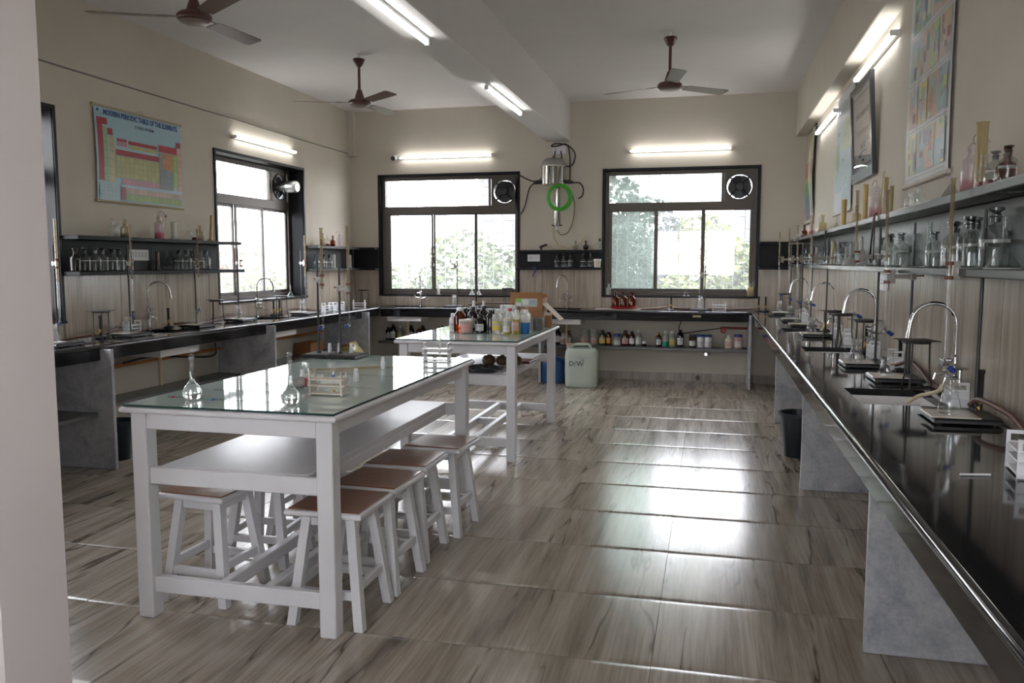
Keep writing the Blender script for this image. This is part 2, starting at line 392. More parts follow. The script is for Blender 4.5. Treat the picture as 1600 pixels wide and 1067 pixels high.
def smooth_path(pts, k=6):
    """Catmull-Rom through the points"""
    P = [Vector(p) for p in pts]; P = [P[0]*2-P[1]]+P+[P[-1]*2-P[-2]]; out = []
    for i in range(1, len(P)-2):
        for q in range(k):
            t = q/k; a, b, c, d = P[i-1], P[i], P[i+1], P[i+2]
            out.append(.5*((2*b)+(c-a)*t+(2*a-5*b+4*c-d)*t*t+(3*b-a-3*c+d)*t**3))
    out.append(P[-2]); return out

# ================================================================== THE SETTING
XL, XR, YB, YF, ZC = -4.66, 1.03, 10.11, -1.6, 3.41
TH = .24
# floor: large printed tiles, 1.2 m by 0.6 m
fl = MB().box(XL-.1, XR+.1, YF-.1, YB+.1, -.12, -.012).obj('floor', plain('grout', (.10, .09, .08), .8)); fl['kind'] = 'structure'
tw, td = 1.2, .597
tm = MB().cbox(-tw/2+.0012, tw/2-.0012, -td/2+.0012, td/2-.0012, -.012, 0, .0022)
def pillow(name, w, d):
    """a tile whose long edges curl down very slightly, as the highlights along the joints show"""
    mb = MB(); ys = [-d/2+.001, -d/2+.004, -d/2+.03, -d/2+.09, 0, d/2-.09, d/2-.03, d/2-.004, d/2-.001]; zs = [-.0016, -.0006, -.0003, 0, 0, 0, -.0003, -.0006, -.0016]
    v = []; f = []
    for x in (-w/2+.001, w/2-.001):
        v += [(x, y, z) for y, z in zip(ys, zs)]
    n = len(ys)
    for i in range(n-1): f.append((i, n+i, n+i+1, i+1))
    b = len(v); v += [(x, y, -.013) for x in (-w/2+.001, w/2-.001) for y in (ys[0], ys[-1])]
    f += [(0, b, b+2, n), (n-1, 2*n-1, b+3, b+1), tuple(range(n-1, -1, -1))[:]+(b, b+1)][:2]
    f.append(tuple([b]+list(range(0, n))+[b+1])); f.append(tuple([b+2, b+3]+list(range(2*n-1, n-1, -1))))
    return mb.add(v, f).mesh(name, floor_m, True)
tile_me = pillow('floor_tile', tw, td)
y = 2.849+td/2
rows = [y+k*td for k in range(-8, 13)]
for ry in rows:
    if ry-td/2 > YB or ry+td/2 < YF: continue
    for cx in [-.18-tw/2+tw*k for k in (-3, -2, -1, 0, 1)]:
        o = mesh_obj('tile', tile_me, fl, (cx, ry, random.uniform(-.0005, .0004)), (random.uniform(-.0012, .0012), random.uniform(-.0008, .0008), 0))
ce = struct(MB().box(XL-.3, XR+.3, YF-.3, YB+.3, ZC, ZC+.15), 'ceiling', ceil_m)
# beams
struct(MB().cbox(-2.03, -1.725, YF, YB, 2.936, ZC+.01, .006), 'trim_1', ceil_m)
struct(MB().cbox(.914, XR+.02, YF, YB, 2.898, ZC+.01, .006), 'trim_2', wall_m)
# corner pipe chase
struct(MB().cbox(-4.665, -4.57, 10.03, YB+.01, 2.83, ZC+.01, .006), 'trim_3', wall_m)
# walls with window openings
def wall_y(name, x0, x1, yw, th, holes, m=wall_m):
    xs = sorted({x0, x1, *[h[0] for h in holes], *[h[1] for h in holes]}); zs = sorted({-.1, ZC+.05, *[h[2] for h in holes], *[h[3] for h in holes]})
    hs = {(i, j) for i in range(len(xs)-1) for j in range(len(zs)-1) for h in holes if h[0]-1e-6 <= xs[i] < h[1]-1e-6 and h[2]-1e-6 <= zs[j] < h[3]-1e-6}
    mb = MB(); mb.M = Matrix.Translation((0, yw+th, 0)) @ Matrix.Rotation(PI/2, 4, 'X'); mb.grid_slab(xs, zs, hs, 0, th)
    return struct(mb, name, m)
def wall_x(name, y0, y1, xw, th, holes, m=wall_m):
    ys = sorted({y0, y1, *[h[0] for h in holes], *[h[1] for h in holes]}); zs = sorted({-.1, ZC+.05, *[h[2] for h in holes], *[h[3] for h in holes]})
    hs = {(i, j) for i in range(len(ys)-1) for j in range(len(zs)-1) for h in holes if h[0]-1e-6 <= ys[i] < h[1]-1e-6 and h[2]-1e-6 <= zs[j] < h[3]-1e-6}
    mb = MB(); mb.M = Matrix.Translation((xw, 0, 0)) @ Matrix(((0, 0, 1, 0), (1, 0, 0, 0), (0, 1, 0, 0), (0, 0, 0, 1))); mb.grid_slab(ys, zs, hs, 0, th)
    return struct(mb, name, m)
W1 = (-4.265, -2.375, 1.012, 2.575); W2 = (-1.31, .532, 1.025, 2.575); W3 = (7.03, 8.79, 1.04, 2.53); W4 = (3.3, 5.06, 1.0, 2.57)
wb = wall_y('wall_back', XL-TH, XR+TH, YB, TH, [W1, W2])
wl = wall_x('wall_left', YF-TH, YB, XL-TH, TH, [W3, W4])
W5 = (-1.35, -.35, 1.0, 2.6)  # added opening out of view, lets sky light onto the pillar
wr = wall_x('wall_right', YF-TH, YB, XR, TH, [W5])
W6 = (-1.6, .6, 1.1, 2.3)  # added opening behind the camera, lights faces turned towards it
wf = wall_y('wall_front', XL-TH, XR+TH, YF-TH, TH, [W6])
struct(MB().cbox(-4.70, -1.92, 1.79, 2.055, -.05, ZC+.02, .012), 'wall_entrance', plain('entrance_paint', (.68, .62, .605), .7, bump=.12, bscale=18, var=.03, vscale=2))
# dado tiles between the worktop and the shelves
def dado(parent, axis, a, b, w, z0, z1, depth=.012, joints=None):
    js = joints or [a+w*k for k in range(int((b-a)/w)+1)]+[b]
    for p, q in zip(js, js[1:]):
        if q-p < .03: continue
        mb = MB()
        if axis == 'Y+': mb.cbox(p+.001, q-.001, YB-depth, YB+.002, z0, z1, .002)
        elif axis == 'X-': mb.cbox(XL-.002, XL+depth, p+.001, q-.001, z0, z1, .002)
        else: mb.cbox(XR-depth, XR+.002, p+.001, q-.001, z0, z1, .002)
        mb.obj('tile', dado_m, parent)
dado(wb, 'Y+', 0, 0, 0, .882, 1.37, joints=[-4.64, -4.28])
dado(wb, 'Y+', 0, 0, 0, .882, 1.008, joints=[-4.27, -3.7, -3.1, -2.5, -2.375])
dado(wb, 'Y+', 0, 0, 0, .882, 1.38, joints=[-2.372, -2.07, -1.66, -1.315])
dado(wb, 'Y+', 0, 0, 0, .882, 1.02, joints=[-1.31, -.7, -.1, .5, .53])
dado(wb, 'Y+', 0, 0, 0, .882, 1.37, joints=[.535, XR-.014])
dado(wl, 'X-', 0, 0, 0, .882, 1.355, joints=[5.065, 5.67, 6.27, 6.87, 7.028])
dado(wl, 'X-', 0, 0, 0, .882, 1.03, joints=[7.03, 7.5, 8.1, 8.79])
dado(wl, 'X-', 0, 0, 0, .882, 1.355, joints=[8.792, 9.4, YB-.014])
dado(wr, 'X+', 0, 0, 0, .882, 1.41, joints=[.17]+[.85+.6*k for k in range(16)]+[YB-.014])
# skirting tiles
sk = MB().box(XL+.012, XR-.012, YB-.014, YB, -.01, .004); 
bb = MB().cbox(-4.6, XR-.02, YB-.006, YB+.002, 0, .095, .001).obj('baseboard_back', skirt_m); bb['kind'] = 'structure'
for k in range(10):
    x0 = -4.6+.6*k; x1 = min(x0+.598, XR-.02)
    if x1-x0 > .05: MB().cbox(x0, x1, YB-.014, YB-.004, 0, .1, .002).obj('tile', skirt_m, bb)
bl = MB().cbox(XL-.002, XL+.006, 2.1, YB-.02, 0, .095, .001).obj('baseboard_left', skirt_m); bl['kind'] = 'structure'
for k in range(13):
    y0 = 2.1+.6*k; y1 = min(y0+.598, YB-.02)
    MB().cbox(XL+.004, XL+.014, y0, y1, 0, .1, .002).obj('tile', skirt_m, bl)
br = MB().cbox(XR-.006, XR+.002, -1.5, YB-.02, 0, .095, .001).obj('baseboard_right', skirt_m); br['kind'] = 'structure'
# surface cable along the left wall
c = MB().tube([(XL+.004, 2.2, 2.885), (XL+.004, 7.2, 2.869), (XL+.004, 7.9, 2.86), (XL+.004, 10.03, 2.868)], .006, 6).obj('wall_cable', plain('cable_grey', (.2, .18, .16), .6))
tag(c, 'thin grey cable clipped along the upper left wall above the chart', 'cable')

# ------------------------------------------------------------------ windows
def window_back(n, H, topsplit, lows, z_low, z_top, fan_x, dusty):
    x0, x1, z0, z1 = H
    fy0, fy1 = YB+.05, YB+.10       # the frame sits back in the granite reveal
    lin = MB(); e = .016
    lin.box(x0-.0, x0+e, YB-.012, YB+TH+.01, z0, z1).box(x1-e, x1, YB-.012, YB+TH+.01, z0, z1)
    lin.box(x0+e, x1-e, YB-.012, YB+TH+.01, z1-e, z1)
    # polished granite border on the wall face
    lin.box(x0-.012, x0+e, YB-.016, YB-.002, z0, z1+.012).box(x1-e, x1+.012, YB-.016, YB-.002, z0, z1+.012).box(x0+e, x1-e, YB-.016, YB-.002, z1-e, z1+.012)
    root = struct(lin, 'window_%d' % n, reveal_m)
    MB().cbox(x0-.012, x1+.012, YB-.03, YB+TH+.02, z0-.002, z0+.018, .004).obj('sill', reveal_m, root)
    X0, X1, Z0, Z1 = x0+e, x1-e, z0+.018, z1-e
    fw = .048
    for nm, b in (('frame_side', (X0, X0+fw, Z0, Z1)), ('frame_side', (X1-fw, X1, Z0, Z1)), ('frame_head', (X0+fw, X1-fw, Z1-fw, Z1)), ('frame_base', (X0+fw, X1-fw, Z0, Z0+.045)), ('transom', (X0+fw, X1-fw, z_top[0]-.105, z_top[0]-.004))):
        MB().cbox(b[0], b[1], fy0, fy1, b[2], b[3], .004).obj(nm, alum, root)
    MB().cbox(fan_x[0]-.03, fan_x[0], fy0, fy1, z_top[0]-.004, Z1-fw, .003).obj('mullion', alum, root)
    p = MB().box(X0+fw, fan_x[0]-.03, YB+.072, YB+.077, z_top[0]-.004, Z1-fw).obj('pane', dusty_m if dusty else pane_m, root)
    # sliding shutters: frames and panes
    for k, (a, b) in enumerate(lows):
        yo = fy0+.004 if k != 1 else fy0+.026
        ft = .024
        f = MB(); z_l, z_h = z_low
        ao = X0+fw-.005 if k == 0 else a-ft; bo = X1-fw+.005 if k == 2 else b+ft
        f.grid_slab([ao, a, b, bo], [min(z_l-ft-.01, Z0+.04), z_l, z_h, max(z_h+ft, z_top[0]-.11)], {(1, 1)}, 0, .02)
        f.v = [(q[0], yo+.02-q[2], q[1]) for q in f.v]
        s = f.obj('sliding_sash', alum, root)
        MB().box(a-.002, b+.002, yo+.008, yo+.012, z_l-.002, z_h+.002).obj('pane', dusty_m if (dusty and k == 0) else pane_m, s)
    # outside grille of thin bars in a brick pattern
    g = MB(); gy = YB+TH+.03; nx = 14; xs = [X0+(X1-X0)*k/nx for k in range(nx+1)]
    for x in xs: g.box(x-.004, x+.004, gy, gy+.008, Z0, Z1)
    for k in range(nx):
        zz = Z0+(.15 if k % 2 else .3)
        while zz < Z1: g.box(xs[k], xs[k+1], gy, gy+.008, zz-.004, zz+.004); zz += .33
    go = g.obj('grille', bar_m, root); go['kind'] = 'stuff'
    return root
win1 = window_back(1, W1, 0, [(-4.13, -3.565), (-3.517, -2.985), (-2.94, -2.44)], (1.105, 2.06), (2.178, 2.5), (-2.76, -2.39), False)
win2 = window_back(2, W2, 0, [(-1.205, -.69), (-.648, -.13), (-.085, .435)], (1.128, 2.07), (2.18, 2.5), (.125, .48), True)
def window_left(n, H, sides=True):
    y0, y1, z0, z1 = H; root_mb = MB(); e = .016; xo = XL-TH-.01
    root_mb.box(xo, XL+.012, y0, y0+e, z0, z1).box(xo, XL+.012, y1-e, y1, z0, z1).box(xo, XL+.012, y0+e, y1-e, z1-e, z1)
    root_mb.box(XL+.002, XL+.016, y0-.012, y0+e, z0, z1+.012).box(XL+.002, XL+.016, y1-e, y1+.012, z0, z1+.012).box(XL+.002, XL+.016, y0+e, y1-e, z1-e, z1+.012)
    root = struct(root_mb, 'window_%d' % n, reveal_m)
    MB().cbox(xo-.02, XL+.03, y0-.012, y1+.012, z0-.002, z0+.018, .004).obj('sill', reveal_m, root)
    Y0, Y1, Z0, Z1 = y0+e, y1-e, z0+.018, z1-e; fx0, fx1 = XL-.215, XL-.165; fw = .045
    zt = 2.145
    for nm, b in (('frame_side', (Y0, Y0+fw, Z0, Z1)), ('frame_side', (Y1-fw, Y1, Z0, Z1)), ('frame_head', (Y0+fw, Y1-fw, Z1-fw, Z1)), ('frame_base', (Y0+fw, Y1-fw, Z0, Z0+.045)), ('transom', (Y0+fw, Y1-fw, zt-.1, zt))):
        MB().cbox(fx0, fx1, b[0], b[1], b[2], b[3], .004).obj(nm, alum, root)
    yf = Y1-fw-.37
    MB().cbox(fx0, fx1, yf-.03, yf, zt, Z1-fw, .003).obj('mullion', alum, root)
    MB().box(XL-.195, XL-.19, Y0+fw, yf-.03, zt, Z1-fw).obj('pane', pane_m, root)
    span = (Y1-Y0-2*fw)/3
    for k in range(3):
        a = Y0+fw+span*k+.024; b = a+span-.048; xo2 = fx0+.004 if k != 1 else fx0+.026
        f = MB(); f.grid_slab([a-.024, a, b, b+.024], [Z0+.045, Z0+.08, zt-.125, zt-.1], {(1, 1)}, 0, .02)
        f.v = [(xo2+q[2], q[0], q[1]) for q in f.v]
        s = f.obj('sliding_sash', alum, root)
        MB().box(xo2+.008, xo2+.012, a-.002, b+.002, Z0+.078, zt-.123).obj('pane', pane_m, s)
    g = MB(); gx = XL-TH-.04; ny = 13; ys = [Y0+(Y1-Y0)*k/ny for k in range(ny+1)]
    for q in ys: g.box(gx, gx+.008, q-.004, q+.004, Z0, Z1)
    for k in range(ny):
        zz = Z0+(.15 if k % 2 else .3)
        while zz < Z1: g.box(gx, gx+.008, ys[k], ys[k+1], zz-.004, zz+.004); zz += .33
    go = g.obj('grille', bar_m, root); go['kind'] = 'stuff'
    return root, (yf, Y1-fw, zt, Z1-fw)
win3, F3 = window_left(3, W3)
win4, F4 = window_left(4, W4)
w5 = MB(); w5.box(XR-.01, XR+TH+.01, W5[0], W5[0]+.03, W5[2], W5[3]).box(XR-.01, XR+TH+.01, W5[1]-.03, W5[1], W5[2], W5[3]).box(XR-.01, XR+TH+.01, W5[0]+.03, W5[1]-.03, W5[3]-.03, W5[3]).box(XR-.02, XR+TH+.01, W5[0]+.03, W5[1]-.03, W5[2], W5[2]+.02)
w5r = struct(w5, 'window_5', reveal_m)  # unseen side window, added as a light source
MB().cbox(XR+.1, XR+.14, (W5[0]+W5[1])/2-.03, (W5[0]+W5[1])/2+.03, W5[2]+.02, W5[3]-.03, .004).obj('mullion', alum, w5r)
for a, b in ((W5[0]+.03, (W5[0]+W5[1])/2-.03), ((W5[0]+W5[1])/2+.03, W5[1]-.03)): MB().box(XR+.115, XR+.12, a, b, W5[2]+.02, W5[3]-.03).obj('pane', pane_m, w5r)
w6 = MB(); w6.box(W6[0], W6[0]+.03, YF-TH-.01, YF+.01, W6[2], W6[3]).box(W6[1]-.03, W6[1], YF-TH-.01, YF+.01, W6[2], W6[3]).box(W6[0]+.03, W6[1]-.03, YF-TH-.01, YF+.01, W6[3]-.03, W6[3]).box(W6[0]+.03, W6[1]-.03, YF-TH-.01, YF+.02, W6[2], W6[2]+.02)
w6r = struct(w6, 'window_6', reveal_m)  # unseen front window, added for fill light
for k in range(3):
    a = W6[0]+.03+(W6[1]-W6[0]-.06)*k/3; b = a+(W6[1]-W6[0]-.06)/3
    MB().cbox(a-.02, a+.02, YF-.14, YF-.10, W6[2]+.02, W6[3]-.03, .004).obj('mullion', alum, w6r); MB().box(a+.02, b-.02, YF-.125, YF-.12, W6[2]+.02, W6[3]-.03).obj('pane', pane_m, w6r)
# exhaust fans
def exhaust_fan(name, label, cx, cz, r, plane, long_motor=False):
    """built facing -Y at the origin, then turned"""
    t = thing(name, label, 'exhaust fan')
    w = r*1.16
    # square mounting plate with a round hole: a ring of quads
    n = 32; mb = MB(); v = []; f = []
    for k in range(n):
        a = 2*PI*k/n; ca, sa = math.cos(a), math.sin(a); q = w/max(abs(ca), abs(sa))
        v += [(r*ca, 0, r*sa), (q*ca, 0, q*sa), (r*ca, .04, r*sa), (q*ca, .04, q*sa)]
    for k in range(n):
        a, b = 4*k, 4*((k+1) % n)
        f += [(a, b, b+1, a+1), (a+2, a+3, b+3, b+2), (a, a+2, b+2, b), (a+1, b+1, b+3, a+3)]
    mb.add(v, f).obj('mounting_plate', alum, t)
    rg = MB(); rg.M = Matrix.Rotation(PI/2, 4, 'X'); rg.lathe([(r, -.10), (r+.004, -.10), (r+.006, .012), (r-.004, .012), (r, -.10)], 32); rg.obj('housing_ring', iron, t, True)
    for k in range(5):
        b = MB(); a = 2*PI*k/5+.3
        b.M = Matrix.Rotation(a, 4, 'Y') @ Matrix.Translation((0, .012, 0)) @ Matrix.Rotation(.12, 4, 'X')
        b.M = b.M @ Matrix.Rotation(PI/2, 4, 'X'); b.prism([(-r*.2, -r*.2), (r*.16, -r*.2), (r*.58, -r*.68), (r*.36, -r*.85), (-r*.0, -r*.93), (-r*.36, -r*.80), (-r*.44, -r*.70)], -.0015, .0015)
        b.obj('blade', iron, t)
    m = MB(); m.M = Matrix.Rotation(PI/2, 4, 'X')
    if long_motor: m.lathe([(0, -.05), (r*.36, -.05), (r*.36, -.02), (r*.30, 0), (r*.30, .08), (r*.48, .10), (r*.50, .2), (r*.42, .225), (0, .23)], 20)
    else: m.lathe([(0, -.06), (r*.32, -.06), (r*.34, .03), (r*.28, .05), (0, .055)], 20)
    m.obj('motor', dullsteel if long_motor else iron, t, True)
    for k in range(4):
        a = PI/4+k*PI/2; MB().tube([(r*.25*math.cos(a), -.006, r*.25*math.sin(a)), (r*1.02*math.cos(a), -.006, r*1.02*math.sin(a))], .012, 6).obj('bracket', iron, t)
    if plane == 'back': t.location = (cx, YB+.05, cz)
    else: t.location = (XL-.165, cx, cz); t.rotation_euler = (0, 0, PI/2)
    return t
exhaust_fan('exhaust_fan', 'round black exhaust fan in the top corner of the left-hand back window', -2.575, 2.345, .150, 'back')
exhaust_fan('exhaust_fan', 'round black exhaust fan in the top corner of the right-hand back window', .303, 2.345, .150, 'back')
exhaust_fan('exhaust_fan', 'exhaust fan with grey motor jutting into room from the left wall window', (F3[0]+F3[1])/2, (F3[2]+F3[3])/2, .140, 'left', True)

# ================================================================== BENCHES
ZB = .88
SINK_R = [(.60, .93, 3.50, 3.93), (.60, .93, 5.445, 5.80), (.60, .93, 6.98, 7.41), (.60, .93, 8.78, 9.18)]
SINK_B = [(-4.0, -3.58, 9.74, 10.0), (-1.90, -1.54, 9.74, 10.0)]
SINK_L = [(-4.58, -4.22, 5.55, 6.02), (-4.58, -4.22, 7.2, 7.68)]
def worktop(parent, x0, x1, y0, y1, sinks, extra=()):
    xs = sorted({x0, x1, *[s[0] for s in sinks], *[s[1] for s in sinks]}); ys = sorted({y0, y1, *[s[2] for s in sinks], *[s[3] for s in sinks]})
    hs = {(i, j) for i in range(len(xs)-1) for j in range(len(ys)-1) for s in sinks if s[0]-1e-6 <= xs[i] < s[1]-1e-6 and s[2]-1e-6 <= ys[j] < s[3]-1e-6}
    return MB().grid_slab(xs, ys, hs, ZB-.03, ZB).obj('worktop', gran, parent)
def nose(axis, a, b, c0, sgn):
    """half-round polished nosing along a bench front"""
    mb = MB(); n = 8; pr = [(c0+sgn*.016*math.sin(PI*k/n), ZB-.016+.016*math.cos(PI*k/n)) for k in range(n+1)]; v = []; f = []
    for q in (a, b):
        for p in pr: v.append((p[0], q, p[1]) if axis == 'Y' else (q, p[0], p[1]))
    for k in range(n): f.append((k, k+1, n+1+k+1, n+1+k))
    f += [tuple(range(n+1)), tuple(range(2*n+1, n, -1)), (0, n, 2*n+1, n+1)]
    return mb.add(v, f)
br_ = thing('laboratory_bench', 'long black granite bench on grey marble panels along the right wall', 'bench', (.75, 4, 0))
def rel(o, root): o.parent = root; o.matrix_parent_inverse = Matrix.Translation(-Vector(root.location)); return o
def P(mb, name, m, root, smooth=False, label=None):
    o = mb.obj(name, m, None, smooth, label=label); rel(o, root); return o
o = worktop(None, .472, XR-.014, -1.45, YB-.014, SINK_R); rel(o, br_)
P(nose('Y', -1.45, 9.645, .472, -1), 'nosing', gran, br_, True)
P(MB().cbox(.474, .496, -1.45, 9.56, .765, .85, .003), 'fascia', gran, br_)
for yy in (-.9, 1.0, 3.135, 5.387, 7.616):
    P(MB().cbox(.583, XR-.02, yy, yy+.028, .001, .849, .003), 'support_panel', marb, br_)
P(MB().cbox(.432, .46, 9.57, YB-.02, .001, .846, .003), 'support_panel', marb, br_)
bb_ = thing('laboratory_bench', 'black granite bench under the two back windows with bottles on a slab below', 'bench', (-1.8, 9.9, 0))
o = worktop(None, -4.103, .470, 9.665, YB-.014, SINK_B); rel(o, bb_)
P(nose('X', -4.086, .455, 9.665, -1), 'nosing', gran, bb_, True)
P(MB().cbox(-4.086, .43, 9.668, 9.69, .765, .85, .003), 'fascia', gran, bb_)
P(MB().cbox(-2.01, -1.98, 9.28+.3, YB-.02, .001, .849, .003), 'support_panel', marb, bb_)
P(MB().cbox(-4.18, .431, 9.80, YB-.02, .404, .436, .003), 'lower_slab', granite('slab_grey', (.09, .095, .095), (.16, .16, .16), .3, .6), bb_)
P(MB().cbox(-.20, -.105, 9.664, 9.669, .812, .838, .001), 'name_sticker', plain('beige_sticker', (.42, .38, .26), .6), bb_)
bl_ = thing('laboratory_bench', 'black granite bench on grey marble panels along the left wall', 'bench', (-4.4, 6, 0))
o = worktop(None, XL+.014, -4.106, 2.2, YB-.014, SINK_L); rel(o, bl_)
P(nose('Y', 2.2, 9.645, -4.106, 1), 'nosing', gran, bl_, True)
P(MB().cbox(-4.13, -4.108, 2.2, 9.66, .772, .85, .003), 'fascia', gran, bl_)
for yy in (2.55, 4.774, 6.953, 9.146):
    P(MB().cbox(XL+.02, -4.02, yy, yy+.028, .001, .849, .003), 'support_panel', marb, bl_)
P(MB().cbox(XL+.008, -4.40, 4.80, 9.145, .355, .385, .003), 'lower_slab', MATS['slab_grey'], bl_)
P(MB().cbox(XL+.008, -4.14, 2.6, 4.77, .375, .405, .003), 'lower_slab', MATS['slab_grey'], bl_)
# sinks, hung in the cut-outs
def basin(name, label, s, depth, th=.018, lip=.03, group=None):
    x0, x1, y0, y1 = s; t = thing(name, label, 'sink', ((x0+x1)/2, (y0+y1)/2, ZB-.03), 0, group)
    a, b = (x1-x0)/2, (y1-y0)/2
    mb = MB(); z1 = -.001; z0 = -depth
    o_ = [(-a-th, -b-th), (a+th, -b-th), (a+th, b+th), (-a-th, b+th)]; i_ = [(-a+.002, -b+.002), (a-.002, -b+.002), (a-.002, b-.002), (-a+.002, b-.002)]; k_ = [(-a+.02, -b+.02), (a-.02, -b+.02), (a-.02, b-.02), (-a+.02, b-.02)]
    v = [(x, y, z0-th) for x, y in o_]+[(x, y, z1) for x, y in o_]+[(x, y, z1) for x, y in i_]+[(x, y, z0) for x, y in k_]
    f = [(3, 2, 1, 0)]+[(i, (i+1) % 4, 4+(i+1) % 4, 4+i) for i in range(4)]+[(4+i, 4+(i+1) % 4, 8+(i+1) % 4, 8+i) for i in range(4)]+[(8+i, 8+(i+1) % 4, 12+(i+1) % 4, 12+i) for i in range(4)]+[(12, 13, 14, 15)]
    mb.add(v, f).obj('basin', ceramic, t)
    MB().lathe([(0, z0+.001), (.022, z0+.001), (.026, z0+.004), (.03, z0+.002), (.03, z0+.0005)], 16).obj('drain', chrome, t, True)
    MB().tube([(0, 0, z0-th), (0, 0, z0-th-.08), (.0, 0, z0-th-.26)], .016, 10).obj('waste_pipe', hosey, t, True)
    return t
for s, lb in zip(SINK_R, ('white sink sunk in the right bench, nearest the camera', 'white sink sunk in the right bench, second from the camera', 'white sink sunk in the right bench, third from the camera', 'white sink sunk in the right bench, nearest the back wall')): basin('sink', lb, s, .15)
for s, lb in zip(SINK_B, ('white sink under the back bench below the left-hand window', 'white sink under the back bench between the two windows')): basin('sink', lb, s, .13)
for s, lb in zip(SINK_L, ('white sink under the left bench, nearer the white pillar', 'white sink under the left bench below the left window')): basin('sink', lb, s, .13)
# pipes below the benches
def fixed_tube(name, pts, r, m, label, cat, n=8, k=1):
    o = MB().tube(smooth_path(pts, k) if k > 1 else pts, r, n).obj(name, m, None, True); return tag(o, label, cat)
fixed_tube('gas_pipe', [(XL+.05, 2.6, .63), (XL+.05, 9.14, .61)], .014, orange, 'orange gas pipe along the wall under the left bench', 'pipe')
fixed_tube('gas_pipe', [(.12, YB-.05, .665), (.43, YB-.05, .665)], .014, plain('red_pipe', (.25, .05, .03), .5), 'short red pipe on the wall under the right end of back bench', 'pipe')
o = MB(); o.M = Matrix.Translation((.155, YB-.06, .63)) @ Matrix.Rotation(PI/2, 4, 'X'); o.lathe([(0, -.012), (.024, -.012), (.03, 0), (.024, .012), (0, .012)], 16); tag(o.obj('gas_valve', redm, None, True), 'round red valve wheel on the short pipe under the back bench', 'valve')
fixed_tube('cable', smooth_path([(-.33, 9.72, .76), (-.36, 9.85, .66), (-.31, 10.0, .60), (-.15, 10.05, .62), (.05, 10.06, .65), (.13, 10.06, .662)], 5), .006, cableb, 'black cable drooping under the back bench to the red pipe', 'cable', 6)
tg = MB().tube(smooth_path([(-4.14, 6.18, .76), (-4.16, 6.2, .66), (-4.3, 6.2, .63), (-4.55, 5.9, .66), (-4.6, 5.6, .64)], 5), .009, 6).obj('hose', cableb, None, True); tag(tg, 'thin black hose looped below the nearer left sink', 'hose')

# ------------------------------------------------------------------ wall shelves
def shelf_unit(label, parts, group=None):
    t = thing('wall_shelf', label, 'shelf', parts[0][2])
    for nm, m, loc, b, *lab in parts: P(MB().cbox(*b, .003), nm, m, t)
    return t
# left wall, between the windows; it runs on in front of the left window
shelf_unit('black granite two tier shelf below the periodic table chart', [
    ('top_shelf', gran_back, (-4.6, 6.1, 1.5), (XL+.002, -4.5, 5.07, 7.21, 1.618, 1.648)),
    ('bottom_shelf', gran_back, 0, (XL+.002, -4.5, 5.07, 7.25, 1.352, 1.382)),
    ('back_panel', gran_back, 0, (XL+.001, XL+.014, 5.075, 7.02, 1.382, 1.618))])
shelf_unit('black granite two tier shelf in the left back corner', [
    ('top_shelf', gran_dusty, (-4.6, 9.4, 1.5), (XL+.002, -4.5, 8.81, YB-.13, 1.615, 1.645)),
    ('bottom_shelf', gran_dusty, 0, (XL+.002, -4.5, 8.81, YB-.13, 1.345, 1.375)),
    ('back_panel', gran_back, 0, (XL+.001, XL+.014, 8.81, YB-.016, 1.375, 1.615)),
    ('top_shelf', gran_back, 0, (XL+.002, -4.285, YB-.12, YB-.002, 1.615, 1.645)),
    ('bottom_shelf', gran_back, 0, (XL+.002, -4.285, YB-.12, YB-.002, 1.345, 1.375)),
    ('back_panel', gran_back, 0, (XL+.02, -4.285, YB-.016, YB-.003, 1.375, 1.615))])
shelf_unit('black granite two tier shelf between the back windows with a white socket', [
    ('top_shelf', gran_back, (-1.8, 10, 1.5), (-2.372, -1.318, YB-.12, YB-.002, 1.575, 1.602)),
    ('bottom_shelf', gran_back, 0, (-2.385, -1.318, YB-.12, YB-.002, 1.358, 1.385)),
    ('back_panel', gran_back, 0, (-2.37, -1.32, YB-.016, YB-.003, 1.385, 1.575))])
shelf_unit('short black granite shelf in the right back corner', [
    ('top_shelf', gran_back, (.78, 10, 1.5), (.54, XR-.15, YB-.12, YB-.002, 1.66, 1.69)),
    ('bottom_shelf', gran_back, 0, (.54, XR-.15, YB-.12, YB-.002, 1.365, 1.395)),
    ('back_panel', gran_back, 0, (.545, XR-.016, YB-.016, YB-.003, 1.395, 1.66))])
t = shelf_unit('long dusty granite two tier shelf on the right wall', [
    ('top_shelf', gran_dusty, (.96, 5, 1.5), (.87, XR-.002, .8, YB-.125, 1.675, 1.706)),
    ('bottom_shelf', gran_dusty, 0, (.87, XR-.002, .8, YB-.125, 1.398, 1.428)),
    ('back_panel', gran_dusty, 0, (XR-.014, XR-.001, .8, YB-.02, 1.428, 1.675))])
def socket(label, loc, rz, w=.16, h=.09):
    t = thing('wall_socket', label, 'socket', loc, rz)
    MB().cbox(-w/2, w/2, -.012, 0, -h/2, h/2, .004).obj('face_plate', whitepl, t)
    for x in (-.045, -.03, -.0375): MB().cbox(x-.004, x+.004, -.0135, -.011, (-.012 if x != -.0375 else .008), (-.002 if x != -.0375 else .018), .001).obj('pin_hole', blackpl, t)
    MB().cbox(.03, .05, -.017, -.011, -.016, .016, .002).obj('switch', whitepl, t)
    return t
socket('white wall socket on the black shelf between the back windows', (-2.18, YB-.017, 1.505), 0)
socket('white socket high on the wall under the ceiling beam', (-1.87, YB-.001, 2.84), 0, .18, .11)
socket('pale wall socket on tiles of right wall behind the burettes', (XR-.013, 5.3, 1.33), -PI/2, .2, .1)
n_ = thing('notice', 'white paper notice stuck on the black shelf of the left wall', 'notice', (XL+.0155, 5.9, 1.51))
MB().cbox(0, .001, -.12, .12, -.045, .045, .0003).obj('paper', paper_m, n_)
